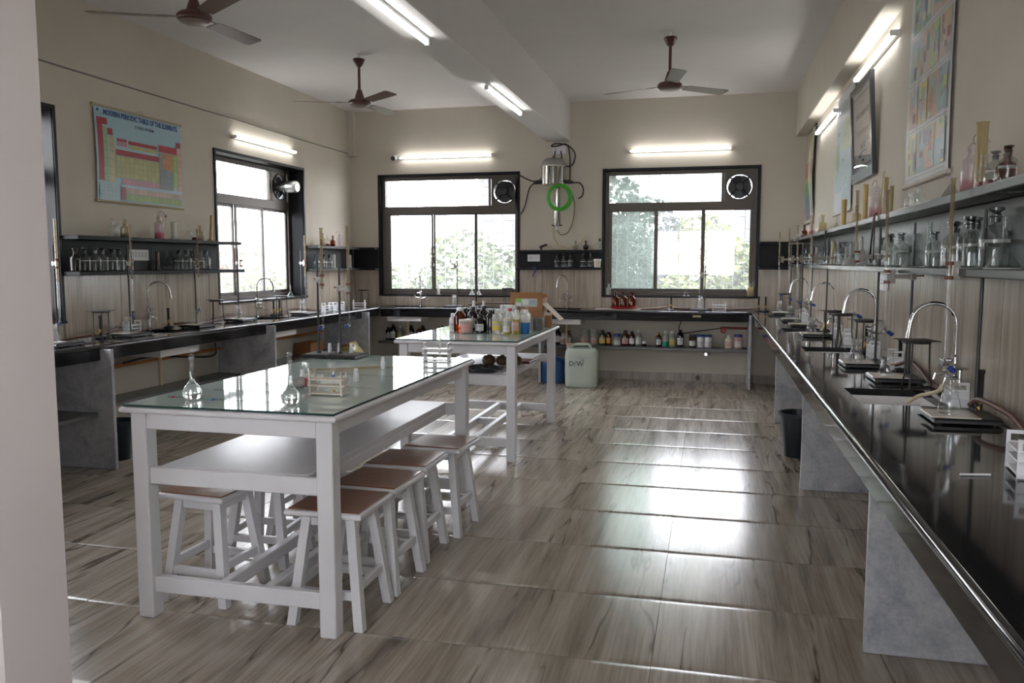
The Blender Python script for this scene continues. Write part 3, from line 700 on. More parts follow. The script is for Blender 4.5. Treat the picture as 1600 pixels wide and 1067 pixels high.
for k in range(5): MB().box(.001, .0014, -.095+.04*k, -.07+.04*k, -.02, .025).obj('print_line', greyp, n_)

# ------------------------------------------------------------------ tube lights
def tube_light(label, loc, length, rz=0, rx=0, group='fluorescent tube lights'):
    """batten along local X on the wall plane y=0, tube towards -y"""
    t = thing('tube_light', label, 'tube light', loc, rz, group); t.rotation_euler = (rx, 0, rz)
    MB().cbox(-length/2, length/2, -.022, 0, -.016, .016, .003).obj('batten', fixture_m, t)
    for s in (-1, 1): MB().cbox(s*length/2-.022, s*length/2+.006, -.055, -.018, -.015, .015, .003).obj('end_cap', fixture_m, t)
    m = MB(); m.M = Matrix.Translation((0, -.04, 0)) @ Matrix.Rotation(PI/2, 4, 'Y'); m.lathe([(0, -length/2+.02), (.0135, -length/2+.02), (.0135, length/2-.02), (0, length/2-.02)], 14); m.obj('tube', tube_m, t, True)
    return t
tube_light('tube light on the back wall above the left-hand window', (-3.335, YB, 2.795), 1.25)
tube_light('tube light on the back wall above the right-hand window', (-.39, YB, 2.787), 1.2)
tube_light('tube light on the left wall above the left window', (XL, 7.965, 2.692), 1.22, PI/2)
tube_light('tube light high on the right wall, the nearer of two', (XR, 5.89, 2.775), 1.28, -PI/2)
tube_light('tube light high on the right wall, the farther of two', (XR, 8.16, 2.735), 1.28, -PI/2)
tube_light('tube light under the ceiling beam, the nearer of two', (-1.868, 4.66, 2.936), 1.25, PI/2, -PI/2).rotation_euler = (PI/2, 0, PI/2)
tube_light('tube light under the ceiling beam, the farther of two', (-1.855, 7.34, 2.936), 1.25, PI/2, -PI/2).rotation_euler = (PI/2, 0, PI/2)
tube_light('added unseen tube light on the wall behind the camera', (-.6, YF, 2.7), 1.25, PI)  # lamp added out of view to brighten the camera end
tube_light('added unseen tube light on the right wall beside the camera', (XR, .6, 2.78), 1.25, -PI/2)  # another unseen lamp, added as fill near the camera
# cctv
cc = thing('security_camera', 'small dark security camera on the back wall beside the tube light', 'camera', (-4.02, YB, 2.80))
MB().cbox(-.03, .03, -.03, 0, .02, .05, .004).obj('mount', fixture_m, cc)
m = MB(); m.M = Matrix.Translation((0, -.06, -.005)) @ Matrix.Rotation(PI/2+.25, 4, 'X'); m.lathe([(0, -.05), (.034, -.05), (.036, .05), (.03, .055), (0, .05)], 16); m.obj('body', fixture_m, cc, True)
m = MB(); m.M = Matrix.Translation((0, -.06, -.005)) @ Matrix.Rotation(PI/2+.25, 4, 'X'); m.lathe([(0, .057), (.030, .057), (.030, .05)], 16); m.obj('lens', blackpl, cc, True)

# ------------------------------------------------------------------ ceiling fans
def ceiling_fan(label, x, y, angs, drop=.43):
    t = thing('ceiling_fan', label, 'ceiling fan', (x, y, ZC), 0, 'brown ceiling fans')
    MB().tube([(0, 0, 0), (0, 0, -.05)], .012, 8).obj('hook', fixture_m, t)
    MB().lathe([(0, -.045), (.055, -.045), (.058, -.055), (.03, -.11), (.018, -.12), (0, -.12)], 20).obj('canopy', fan_m, t, True)
    MB().tube([(0, 0, -.1), (0, 0, -drop+.08)], .0135, 10).obj('down_rod', fan_m, t, True)
    MB().lathe([(0, -drop+.11), (.022, -drop+.10), (.045, -drop+.03), (.05, -drop+.005), (0, -drop+.005)], 20).obj('lower_canopy', fan_m, t, True)
    MB().lathe([(0, -drop+.01), (.09, -drop+.005), (.105, -drop-.01), (.105, -drop-.03), (.09, -drop-.042), (0, -drop-.05)], 28).obj('motor_housing', fan_m, t, True)
    MB().lathe([(.088, -drop-.0425), (.092, -drop-.045), (.08, -drop-.053), (.02, -drop-.06), (0, -drop-.06)], 28).obj('trim_ring', plain('fan_trim', (.16, .12, .105), .35) if 'fan_trim' not in MATS else MATS['fan_trim'], t, True)
    for k, a in enumerate(angs):
        b = MB(); b.M = Matrix.Rotation(math.radians(a), 4, 'Z') @ Matrix.Translation((0, 0, -drop-.022)) @ Matrix.Rotation(-.17, 4, 'X')
        r0, r1 = .17, .61; pts = [(r0, -.052), (r1-.02, -.066), (r1, -.05), (r1+.005, .045), (r1-.02, .062), (r0, .05)]
        b.prism(pts, -.0015, .0015); bl2 = b.obj('blade', fan_edge, t)
        s = MB(); s.M = Matrix.Rotation(math.radians(a), 4, 'Z') @ Matrix.Translation((0, 0, -drop-.020)) @ Matrix.Rotation(-.17, 4, 'X')
        s.prism([(.085, -.02), (.17, -.032), (.22, -.02), (.22, .02), (.17, .032), (.085, .02)], -.001, .003); s.obj('blade_bracket', fan_m, bl2)
    return t
ceiling_fan('brown ceiling fan near the back on the right of the beam', -.385, 7.3, (160, 40, 280))
ceiling_fan('brown ceiling fan near the back on the left of the beam', -3.29, 7.36, (202, 82, 322))
ceiling_fan('brown ceiling fan cut off by the top left of the picture', -3.15, 4.6, (205, 85, 325))

# ================================================================== TABLES AND STOOLS
def work_table(label, x0, x1, y0, y1, midshelf):
    """white wooden laboratory table under a sheet of glass; the corners are those of the top"""
    cx, cy = (x0+x1)/2, (y0+y1)/2; a, b = (x1-x0)/2, (y1-y0)/2
    t = thing('work_table', label, 'table', (cx, cy, 0), 0, 'white work tables'); lg = .068; ov = .03
    g = MB().mat(tabletop_m)
    pts = [(-a+.012, -b+.012), (a-.012, -b+.012), (a-.012, b-.012), (-a+.012, b-.012)]
    v = [(x, y, z) for z in (.8785, .887) for x, y in pts]
    g.add(v, [(4, 5, 6, 7)]); g.mat(glassedge_m).add(v, [(0, 1, 5, 4), (1, 2, 6, 5), (2, 3, 7, 6), (3, 0, 4, 7), (3, 2, 1, 0)])
    g.obj('glass_sheet', None, t)
    # bull-nosed wooden top
    n = 6; ring = lambda e, z: [(-a+e, -b+e, z), (a-e, -b+e, z), (a-e, b-e, z), (-a+e, b-e, z)]
    prof = [(.012-.012*math.sin(PI*k/n), .852+.013-.013*math.cos(PI*k/n)) for k in range(n+1)]; v = []; f = []
    for e, z in prof: v += ring(e, z)
    for k in range(n):
        for i in range(4): f.append((4*k+i, 4*k+(i+1) % 4, 4*k+4+(i+1) % 4, 4*k+4+i))
    f += [(3, 2, 1, 0), tuple(4*n+i for i in range(4))]
    MB().add(v, f).obj('wooden_top', whitewood, t, True)
    L0 = (-a+ov, a-ov-lg); M0 = (-b+ov, b-ov-lg)
    for lx in L0:
        for ly in M0: MB().cbox(lx, lx+lg, ly, ly+lg, 0, .852, .004).obj('leg', whitewood, t)
    for ly in M0: MB().cbox(L0[0]+lg, L0[1], ly+.006, ly+.03, .785, .852, .003).obj('apron', whitewood, t)
    for lx in L0: MB().cbox(lx+.02, lx+.044, M0[0]+lg, M0[1], .785, .852, .003).obj('apron', whitewood, t)
    for ly in M0: MB().cbox(L0[0]+lg, L0[1], ly+.015, ly+.045, .557, .628, .004).obj('shelf_rail', whitewood, t)
    sx0, sx1 = (L0[0]+.10, L0[1]-.06)
    MB().cbox(sx0, sx1, M0[0]+.045, M0[1]+.02, .602, .629, .003).obj('shelf_board', whitewood, t)
    for lx in (sx0, sx1-.03): MB().cbox(lx, lx+.03, M0[0]+.045, M0[1]+.015, .557, .602, .003).obj('shelf_rail', whitewood, t)
    for ly in M0: MB().cbox(L0[0]+lg, L0[1], ly+.015, ly+.050, .105, .172, .004).obj('foot_rail', whitewood, t)
    for fx in (-.075, .125): MB().cbox(fx-.02, fx+.02, M0[0]+.05, M0[1]+.015, .112, .168, .004).obj('foot_rail', whitewood, t)
    MB().cbox(-.055, .105, -.02, .02, .115, .165, .004).obj('foot_rail', whitewood, t)
    return t
T1 = work_table('near white wooden table under a pale glass sheet, with stools beneath', -2.283, -1.344, 2.737, 4.588, True)
T2 = work_table('far white wooden table under a glass sheet crowded with reagent bottles', -2.275, -1.324, 5.618, 7.241, True)

def build_stool():
    t = thing('stool', '', 'stool'); w = .165
    MB().cbox(-w+.012, w-.012, -w+.012, w-.012, .474, .4795, .002).obj('seat_pad', seat_m, t, label='brown laminate seat pad')
    n = 6; v = []; f = []
    prof = [(.012-.012*math.sin(PI*k/n), .448+.013-.013*math.cos(PI*k/n)) for k in range(n+1)]
    for e, z in prof: v += [(-w+e, -w+e, z), (w-e, -w+e, z), (w-e, w-e, z), (-w+e, w-e, z)]
    for k in range(n):
        for i in range(4): f.append((4*k+i, 4*k+(i+1) % 4, 4*k+4+(i+1) % 4, 4*k+4+i))
    f += [(3, 2, 1, 0), tuple(4*n+i for i in range(4))]
    MB().add(v, f).obj('seat', whitewood, t, True)
    def leg_at(z, s): # centre offset of a splayed leg at height z
        return s*(.165-.052*z/.448)
    h = .019
    for sx in (-1, 1):
        for sy in (-1, 1):
            v = []
            for z in (0, .448):
                cx, cy = leg_at(z, sx)-sx*h, leg_at(z, sy)-sy*h
                v += [(cx-h, cy-h, z), (cx+h, cy-h, z), (cx+h, cy+h, z), (cx-h, cy+h, z)]
            MB().add(v, [(3, 2, 1, 0), (4, 5, 6, 7), (0, 1, 5, 4), (1, 2, 6, 5), (2, 3, 7, 6), (3, 0, 4, 7)]).obj('leg', whitewood, t)
    for s in (-1, 1):
        c = leg_at(.425, 1)-.019
        MB().cbox(-c+.019, c-.019, s*c-.011, s*c+.011, .40, .448, .002).obj('apron', whitewood, t)
        MB().cbox(s*c-.011, s*c+.011, -c+.019, c-.019, .40, .448, .002).obj('apron', whitewood, t)
        c = leg_at(.13, 1)-.019
        MB().cbox(-c+.019, c-.019, s*c-.011, s*c+.011, .115, .150, .002).obj('stretcher', whitewood, t)
        c = leg_at(.16, 1)-.019
        MB().cbox(s*c-.011, s*c+.011, -c+.019, c-.019, .145, .180, .002).obj('stretcher', whitewood, t)
    return t
for (x, y, rz), lb in zip([(-1.462, 3.008, .0), (-1.452, 3.375, -.05), (-1.462, 3.765, .0), (-1.41, 4.165, -.06)],
        ['brown topped white stool on the right of the near table, nearest the camera', 'second brown topped white stool along the right side of the near table', 'third brown topped white stool along the right side of the near table', 'last brown topped white stool on the right side of the near table']):
    put('stool', build_stool, (x, y, 0), lb, rz)
for (x, y, rz), lb in zip([(-2.10, 3.085, -.06), (-2.09, 3.52, .04), (-2.10, 3.93, 0)],
        ['brown topped white stool under the left of the near table, nearest the camera', 'second white stool under the left of the near table, mostly hidden', 'third white stool under the left of the near table, almost hidden']):
    put('stool', build_stool, (x, y, 0), lb, rz)

# ================================================================== LABORATORY WARE (each kind built once, then copied)
def b_stand(h=.76, base=(.22, .25), tile=True, rodx=.075, rody=.07):
    def f():
        t = thing('retort_stand', '', 'retort stand'); a, b = base[0]/2, base[1]/2
        mb = MB(); e = .014
        pr = [(-a, -b), (a, -b), (a, b), (-a, b)]; v = []
        for e_, z in ((0, .006), (0, .016), (.008, .024)): v += [(x-e_*(1 if x > 0 else -1), y-e_*(1 if y > 0 else -1), z) for x, y in pr]
        fc = [(3, 2, 1, 0), (8, 9, 10, 11)]
        for k in (0, 4):
            for i in range(4): fc.append((k+i, k+(i+1) % 4, k+4+(i+1) % 4, k+4+i))
        mb.add(v, fc).obj('base_plate', iron, t)
        for x in (-a+.02, a-.02):
            for y in (-b+.02, b-.02): MB().lathe([(0, 0), (.011, 0), (.013, .008), (0, .008)], 8, x, y).obj('foot', iron, t)
        MB().lathe([(0, .022), (.013, .022), (.013, .034), (.0075, .036), (.0075, .036)], 12, rodx, rody).obj('rod_socket', iron, t, True)
        MB().tube([(rodx, rody, .022), (rodx, rody, h)], .0066, 10).obj('rod', iron, t, True)
        if tile: MB().cbox(-a-.012, -a+.150, -b-.004, -b+.150, .0245, .0305, .002).obj('white_tile', tilewhite, t, label='cream glazed tile on the base')
        return t
    return f
def b_clamp(h, rx, ry, bx, by):
    """boss head on the rod at (rx, ry) and a two-jaw holder at the burette (bx, by); all relative to the stand"""
    def f():
        t = thing('burette_clamp', '', 'clamp'); dx, dy = bx-rx, by-ry; ln = math.hypot(dx, dy); ang = math.atan2(dy, dx)
        def M(mb): mb.M = Matrix.Translation((rx, ry, h)) @ Matrix.Rotation(ang, 4, 'Z'); return mb
        M(MB()).cbox(-.016, .016, -.012, .012, -.016, .016, .004).obj('boss_head', clampm, t)
        M(MB()).tube([(-.045, 0, .004), (-.012, 0, .004)], .004, 8).obj('thumb_screw', rustcl, t, True)
        M(MB()).box(-.052, -.045, -.012, .012, 0, .008).obj('screw_wing', rustcl, t)
        M(MB()).cbox(.014, ln-.03, -.006, .006, -.011, .011, .002).obj('arm', clampm, t)
        M(MB()).cbox(ln-.045, ln-.012, -.003, .003, -.034, .034, .003).obj('jaw_plate', clampm, t)
        for z in (-.026, .026): M(MB()).lathe([(.0085, z-.007), (.015, z-.007), (.015, z+.007), (.0085, z+.007), (.0085, z-.007)], 12, ln).obj('jaw', rustcl, t, True)
        return t
    return f
def b_burette(ln=.75, half=.55, lower=glass, r=.0074):
    def f():
        t = thing('burette', '', 'burette')   # origin at the stopcock
        z1 = ln; zm = ln*(1-half)
        MB().lathe([(r, zm), (r, z1-.012), (r*1.35, z1-.004), (r*1.35, z1)], 12).obj('upper_tube', burm, t, True)
        MB().lathe([(.0022, .018), (.004, .03), (r, .05), (r, zm)], 12).obj('lower_tube', lower, t, True)
        MB().lathe([(0, -.012), (.008, -.010), (.0085, .012), (.004, .018), (0, .018)], 12).obj('stopcock', glass_t, t, True)
        m = MB(); m.M = Matrix.Rotation(PI/2, 4, 'Y') @ Matrix.Rotation(.4, 4, 'X'); m.lathe([(0, -.02), (.005, -.02), (.006, .012), (0, .012)], 10); m.obj('plug', glass_t, t, True)
        m = MB(); m.M = Matrix.Translation((.014, 0, 0)) @ Matrix.Rotation(.6, 4, 'Y'); m.cbox(0, .03, -.009, .009, -.009, .009, .004); m.obj('tap_handle', bluepl, t, label='blue stopcock handle')
        MB().lathe([(.004, -.012), (.0035, -.03), (.0018, -.085)], 10).obj('jet', glass, t, True)
        return t
    return f
def b_flask(liquid=False):
    def f():
        t = thing('conical_flask', '', 'flask')
        MB().lathe([(0, .001), (.034, .001), (.039, .006), (.040, .012), (.0275, .066), (.0245, .074), (.0245, .122), (.027, .126)], 24).obj('body', glass, t, True)
        MB().lathe([(.0247, .09), (.0252, .09), (.0252, .121), (.0247, .121)], 24).obj('frosted_neck', neck_m, t, True)
        return t
    return f
def b_tripod(h=.215, r=.058):
    def f():
        t = thing('tripod_stand', '', 'tripod')
        MB().lathe([(r-.012, h-.012), (r+.004, h-.012), (r+.004, h), (r-.012, h), (r-.012, h-.012)], 3*6).obj('ring', rust, t)
        for k in range(3):
            a = PI/2+2*PI*k/3+.35; ca, sa = math.cos(a), math.sin(a)
            MB().tube([((r-.002)*ca, (r-.002)*sa, h-.006), ((r)*ca, r*sa, h*.5), ((r+.004)*ca, (r+.004)*sa, h*.25), ((r+.018)*ca, (r+.018)*sa, 0)], .0042, 7).obj('leg', rust, t, True)
        m = MB(); m.cbox(-.075, .075, -.075, .075, h+.0005, h+.0035, .001); m.obj('wire_gauze', rust, t)
        MB().lathe([(0, h+.004), (.045, h+.004), (.045, h+.0048), (0, h+.0048)], 16).obj('gauze_centre', plain('gauze_ash', (.09, .08, .075), .8), t) if 'gauze_ash' not in MATS else MB().lathe([(0, h+.004), (.045, h+.004), (.045, h+.0048), (0, h+.0048)], 16).obj('gauze_centre', MATS['gauze_ash'], t)
        return t
    return f
brass = plain('brass', (.45, .30, .05), .35, metal=.6)
def b_burner():
    t = thing('gas_burner', '', 'gas burner')
    MB().lathe([(0, 0), (.042, 0), (.044, .006), (.03, .014), (.012, .02), (0, .02)], 20).obj('base', iron, t, True)
    MB().lathe([(0, .018), (.010, .018), (.010, .155), (.013, .160), (.013, .172), (.009, .172)], 14).obj('barrel', iron, t, True)
    MB().lathe([(.010, .045), (.0135, .045), (.0135, .07), (.010, .07)], 14).obj('air_collar', brass, t, True, label='brass air collar')
    MB().tube([(0, 0, .034), (-.05, 0, .034)], .005, 8).obj('gas_inlet', brass, t, True)
    return t
def b_rack(ln=.15, w=.062, h=.105, m=None):
    def f():
        mm = m or whitepl
        t = thing('test_tube_rack', '', 'rack')
        for s in (-1, 1):
            g = MB(); x = s*(ln/2-.004)
            g.M = Matrix.Translation((x-.003, 0, 0)) @ Matrix(((0, 0, 1, 0), (1, 0, 0, 0), (0, 1, 0, 0), (0, 0, 0, 1)))
            g.grid_slab([-w/2, -w/2+.010, w/2-.010, w/2], [0, h-.030, h-.010, h], {(1, 1)}, 0, .006)
            g.obj('end_panel', mm, t)
        for z in (.004, h*.36, h*.62):
            MB().cbox(-ln/2-.008, ln/2+.008, -w/2+.003, w/2-.003, z, z+.007, .001).obj('tier', mm, t)
        return t
    return f
def b_faucet():
    t = thing('faucet', '', 'faucet')      # spout reaches towards -x
    MB().lathe([(0, 0), (.026, 0), (.027, .008), (.014, .014), (.013, .15), (.018, .155), (.018, .19), (.0095, .2), (0, .2)], 16).obj('column', chrome, t, True)
    pts = [(0, 0, .19), (0, 0, .31)]+[(-.085+.085*math.cos(a), 0, .32+.085*math.sin(a)) for a in [PI*k/10*.97 for k in range(11)]]+[(-.176, 0, .28)]
    MB().tube(pts, .0085, 10).obj('spout', chrome, t, True)
    MB().tube([(-.1755, 0, .285), (-.178, 0, .262)], .0105, 10).obj('spout_nozzle', chrome, t, True)
    for s in (-1, 1):
        v = MB().tube([(0, 0, .10), (0, s*.075, .115)], .009, 10).obj('side_tap', chrome, t, True)
        MB().tube([(0, s*.075, .09), (0, s*.075, .145)], .010, 10).obj('tap_body', chrome, v, True)
        m = MB(); m.M = Matrix.Translation((0, s*.075, .15)); m.tube([(-.03, 0, 0), (.03, 0, 0)], .0055, 8); m.obj('tap_handle', chrome, v, True)
        MB().tube([(0, s*.075, .118), (-.05, s*.075, .108), (-.055, s*.075, .085)], .006, 8).obj('hose_nozzle', chrome, v, True)
    m = MB().tube([(0, 0, .175), (-.04, 0, .175)], .009, 10).obj('front_tap', chrome, t, True)
    m2 = MB(); m2.M = Matrix.Translation((-.045, 0, .175)); m2.tube([(0, -.03, 0), (0, .03, 0)], .0055, 8); m2.obj('tap_handle', chrome, m, True)
    return t
def b_reagent(liq=None, level=.5, lab=True, g=None, stop=True):
    """ground-stopper reagent bottle: total 1 unit = 0.145 m tall, body radius 0.034"""
    def f():
        gm = g or glass_t
        t = thing('reagent_bottle', '', 'bottle')
        MB().lathe([(0, .001), (.030, .001), (.034, .006), (.034, .078), (.031, .09), (.016, .104), (.0125, .110), (.0125, .122), (.0175, .127), (.0175, .130)], 20).obj('body', gm, t, True)
        if liq: MB().lathe([(0, .004), (.030, .004), (.0325, .008), (.0325, .004+.08*level), (0, .004+.08*level)], 16).obj('liquid', liq, t, True)
        if lab:
            v = []; ff = []; n = 8
            for z in (.062, .070):
                v += [(.0345*math.cos(a), .0345*math.sin(a), z) for a in [2*PI*k/20 for k in range(20)]]
            ff = [(k, (k+1) % 20, 20+(k+1) % 20, 20+k) for k in range(20)]
            MB().add(v, ff).obj('enamel_band', frost, t, True)
        if stop: MB().lathe([(0, .112), (.0115, .112), (.0125, .130), (.010, .136), (.019, .141), (.019, .147), (0, .149)], 16).obj('stopper', stopper_m if gm is glass_t else gm, t, True)
        return t
    return f
def b_dropper_bottle(liq, g=None):
    def f():
        t = thing('indicator_bottle', '', 'bottle'); gm = g or glass
        MB().lathe([(0, .001), (.024, .001), (.027, .005), (.027, .05), (.022, .06), (.009, .068), (.009, .082), (.012, .085)], 16).obj('body', gm, t, True)
        if liq: MB().lathe([(0, .003), (.024, .003), (.025, .006), (.025, .022), (0, .022)], 14).obj('liquid', liq, t, True)
        MB().lathe([(0, .070), (.008, .070), (.009, .086), (.007, .092), (.011, .10), (.0105, .108), (0, .112)], 14).obj('stopper', gm, t, True)
        return t
    return f
def b_wash(body_m, liq=None, level=.4, nozzle=None):
    def f():
        t = thing('wash_bottle', '', 'wash bottle')
        MB().lathe([(0, .001), (.034, .001), (.037, .006), (.037, .11), (.034, .128), (.020, .142), (.018, .15), (.018, .158)], 20).obj('body', body_m, t, True)
        if liq: MB().lathe([(0, .004), (.033, .004), (.0355, .008), (.0355, .004+.11*level), (0, .004+.11*level)], 16).obj('liquid', liq, t, True)
        MB().lathe([(.020, .156), (.021, .156), (.021, .172), (.010, .186), (.004, .19), (0, .19)], 16).obj('cap', body_m, t, True)
        MB().tube(smooth_path([(0, 0, .17), (0, 0, .205), (-.012, 0, .222), (-.04, 0, .215), (-.06, 0, .19)], 5), .0028, 8).obj('spout_tube', nozzle or body_m, t, True)
        if nozzle: MB().lathe([(0, -.004), (.006, -.004), (.006, .012), (0, .014)], 10, 0).obj('spout_cap', red, t, True, loc=(-.062, 0, .178))
        return t
    return f
def b_cylinder(m, h=.22, r=.015):
    def f():
        t = thing('measuring_cylinder', '', 'cylinder')
        MB().lathe([(0, 0), (r*2.0, 0), (r*2.0, .006), (r*1.1, .012), (0, .012)], 14).obj('foot', m, t, True)
        MB().lathe([(r, .012), (r, h-.004), (r*1.25, h), (r*.9, h), (r*.9, .014), (0, .013)], 16).obj('tube', m, t, True)
        return t
    return f
def b_funnel(m):
    def f():
        t = thing('glass_funnel', '', 'funnel')    # standing mouth down
        MB().lathe([(.046, 0), (.044, .001), (.007, .062), (.0055, .07), (.0045, .135)], 20).obj('cone', m, t, True)
        rim = MB().lathe([(.0445, 0), (.0475, 0), (.0475, .003), (.0445, .003), (.0445, 0)], 20).obj('rim', frost, t, True)
        return t
    return f
def b_jar(bm, capm, labm, w=.035, h=.10, capr=.8, caph=.02, shoulder=True, lab=True, liq=None, lv=.5):
    """straight sided reagent jar or bottle with a screw cap and a wrapped label"""
    def f():
        t = thing('reagent_jar', '', 'bottle'); hb = h-caph
        pr = [(0, .001), (w*.9, .001), (w, .006), (w, hb*(.72 if shoulder else .93))]
        pr += ([(w*.9, hb*.82), (w*.45, hb*.95), (w*.42, hb)] if shoulder else [(w*.9, hb*.97), (w*.8, hb)])
        MB().lathe(pr, 18).obj('body', bm, t, True)
        if liq: MB().lathe([(0, .0005), (w*.9+.0004, .0005), (w+.0004, .0055), (w+.0004, .004+hb*.7*lv), (0, .004+hb*.7*lv)], 18).obj('liquid', liq, t, True)
        cr = w*(.5 if shoulder else capr+.12)
        MB().lathe([(0, hb-.004), (cr, hb-.004), (cr, h-.003), (cr*.93, h), (0, h)], 16).obj('cap', capm, t, True)
        if lab:
            n = 9; v = []
            for z in (hb*.16, hb*.6): v += [((w+.0006)*math.cos(a), (w+.0006)*math.sin(a), z) for a in [-PI/2-.95+1.9*k/n for k in range(n+1)]]
            MB().add(v, [(k, k+1, n+1+k+1, n+1+k) for k in range(n)]).obj('paper_label', labm, t, True)
            v = []
            for z in (hb*.42, hb*.5): v += [((w+.0011)*math.cos(a), (w+.0011)*math.sin(a), z) for a in [-PI/2-.7+1.4*k/n for k in range(n+1)]]
            MB().add(v, [(k, k+1, n+1+k+1, n+1+k) for k in range(n)]).obj('label_print', greyp, t, True)
        return t
    return f
def b_vial():
    t = thing('plastic_vial', '', 'vial')
    MB().lathe([(0, 0), (.0105, 0), (.0115, .002), (.0115, .032), (.009, .036), (.008, .038)], 14).obj('body', whitepl, t, True)
    MB().lathe([(0, .036), (.0088, .036), (.0088, .053), (.0075, .055), (0, .055)], 14).obj('cap', whitepl, t, True)
    return t
def b_beaker(m=None, r=.034, h=.095):
    def f():
        t = thing('beaker', '', 'beaker')
        MB().lathe([(0, .001), (r*.92, .001), (r, .007), (r, h-.006), (r*1.09, h), (r*1.04, h), (r*.95, h-.007), (r*.95, .009), (0, .004)], 20).obj('body', m or glass_t, t, True)
        return t
    return f
ORD = ['nearest the camera', 'second from the camera', 'third from the camera', 'fourth from the camera', 'fifth from the camera', 'sixth from the camera', 'seventh from the camera, nearest the back wall']
Z0 = ZB+.0005
# ---- titration stations of the right bench
stations = [  # stand base centre x, y, burette dx, dy, tilt
    (.885, 3.225), (.875, 4.24), (.825, 4.80), (.80, 6.66), (.80, 7.66), (.79, 8.35), (.775, 9.36)]
for k, (x, y) in enumerate(stations):
    o_ = ORD[k]
    put('stand_r', b_stand(), (x, y, Z0), 'black retort stand on the right bench, %s' % o_, group='retort stands on the right bench')
    bx, by = (-.05, .02)
    hz = (.54, .50, .61, .59, .56, .56, .55)[k]
    put('clamp_r%d' % (k if k < 2 else 2), b_clamp(hz if k < 2 else .60, .075, .07, bx, by), (x, y, Z0), 'rusty burette clamp, right bench, %s' % o_, group='burette clamps on the right bench')
    bur = put('burette_r', b_burette(.68, .5, r=.0076), (x+bx, y+by, Z0+(.19, .235, .28, .25, .22, .22, .22)[k]), 'burette with cream scale on the right bench, %s' % o_, rz=-.5, group='burettes on the right bench', tilt=[(0, .0), (.0, -.02), (.012, -.01), (0, -.01), (.0, -.02), (0, -.02), (0, -.015)][k])
    put('flask', b_flask(), (x-.045, y-.055, Z0+.0305), 'conical flask, right bench, %s' % o_, group='conical flasks on the right bench')
for (x, y, rz), lb in zip([(.915, 4.02, .2), (.925, 5.36, .4), (.89, 5.98, .1), (.875, 6.35, .6), (.81, 9.75, .3)],
    ['sooty tripod with wire gauze beside the second sink of right bench, nearest', 'sooty tripod with wire gauze behind the third flask of right bench', 'sooty tripod with wire gauze beyond second sink, nearer of a pair', 'sooty tripod with wire gauze beyond second sink, farther of a pair', 'sooty tripod with wire gauze in the right back corner of the bench']):
    put('tripod', b_tripod(), (x, y, Z0), lb, rz, group='tripods on the right bench')
for (x, y, rz), lb in zip([(.835, 2.43, 1.45), (.985-.03, 3.52, 1.5), (.965, 4.68, 1.5), (.955, 5.24, 1.5), (.94, 6.06, 1.45), (.93, 6.52, 1.5), (.84, 7.62+.2, 1.5), (.90, 8.6, 1.5)],
    ['white plastic test tube rack cut off by the right edge of the picture', 'white test tube rack behind the nearest flask on the right bench', 'white test tube rack behind the second flask on the right bench', 'white test tube rack under the tripod behind the third flask', 'white test tube rack beyond the second sink, nearer of two', 'white test tube rack beyond the second sink, farther of two', 'white test tube rack beside the fifth flask on the right bench', 'white test tube rack beside the sixth flask on the right bench']):
    put('rack_w', b_rack(), (x, y, Z0), lb, rz, group='white racks on the right bench')
for (x, y), lb in zip([(.965, 3.60), (.965, 5.27), (.965, 6.93), (.965, 8.75)], ['chrome gooseneck tap behind the nearest sink of the right bench', 'chrome gooseneck tap behind the second sink of the right bench', 'chrome gooseneck tap behind the third sink of the right bench', 'chrome gooseneck tap behind the last sink of the right bench']):
    put('faucet', b_faucet, (x, y, Z0), lb, 0, group='gooseneck taps on the right bench')
for (x, y, rz), lb in zip([(.985, 3.33, 1.2), (.975, 4.62, .5), (.96, 5.5, .5), (.62, 9.86, 3.0), (.545, 9.88, .2), (.93, 7.2, .4)], ['gas burner behind the nearest retort stand on the right bench', 'gas burner behind the second rack on the right bench', 'gas burner behind the third tripod of the right bench', 'right of two black gas burners in the right back corner', 'left of two black gas burners in the right back corner', 'gas burner against the wall behind the third sink']):
    put('burner', lambda: b_burner(), (x, y, Z0), lb, rz, group='gas burners on the right bench')
def hose(name, pts, r, label, m=None, cat='hose'):
    o = MB().tube(smooth_path(pts, 6), r, 8).obj(name, m or hose_m, None, True); return tag(o, label, cat)
hose('rubber_hose', [(.965, 3.37, .914), (.955, 3.22, .955), (.985, 3.0, .94), (.995, 2.85, .90), (1.0, 2.6, .892), (1.0, 2.2, .892)], .011, 'brown rubber hose curling from the nearest burner along the right wall')
hose('rubber_hose', [(.955, 4.60, .914), (.985, 4.45, .95), (1.0, 4.3, .93), (1.0, 4.1, .893), (.99, 3.85, .892)], .010, 'brown rubber hose running from the second burner on the right bench')
hose('rubber_hose', [(.905, 3.53, .965), (.895, 3.53, .94), (.875, 3.60, .915), (.85, 3.66, .895), (.82, 3.70, .86)], .008, 'pale hose hanging from the tap of the nearest sink', hosey)
hose('rubber_hose', [(.88, 7.0, .90), (.92, 6.93, .96), (.985, 6.85, .93), (.99, 6.6, .893)], .010, 'pale brown hose at the third sink of the right bench', hosey)
hose('rubber_hose', [(.50, 9.88, .914), (.3, 9.93, .90), (.1, 10.0, .893), (-.15, 10.03, .893), (-.32, 9.98, .893), (-.42, 9.9, .905)], .009, 'brown hose along the back wall under the right-hand window')
# white scraps of glass rod lying on the bench
for (x, y, a, l), lb in zip([(.66, 2.36, .2, .08)], ['short white stick lying on the right bench in the foreground']):
    o = MB().tube([(0, 0, .004), (l*math.cos(a), l*math.sin(a), .004)], .003, 6).obj('glass_rod', whitepl); o.location = (x, y, Z0); tag(o, lb, 'rod')

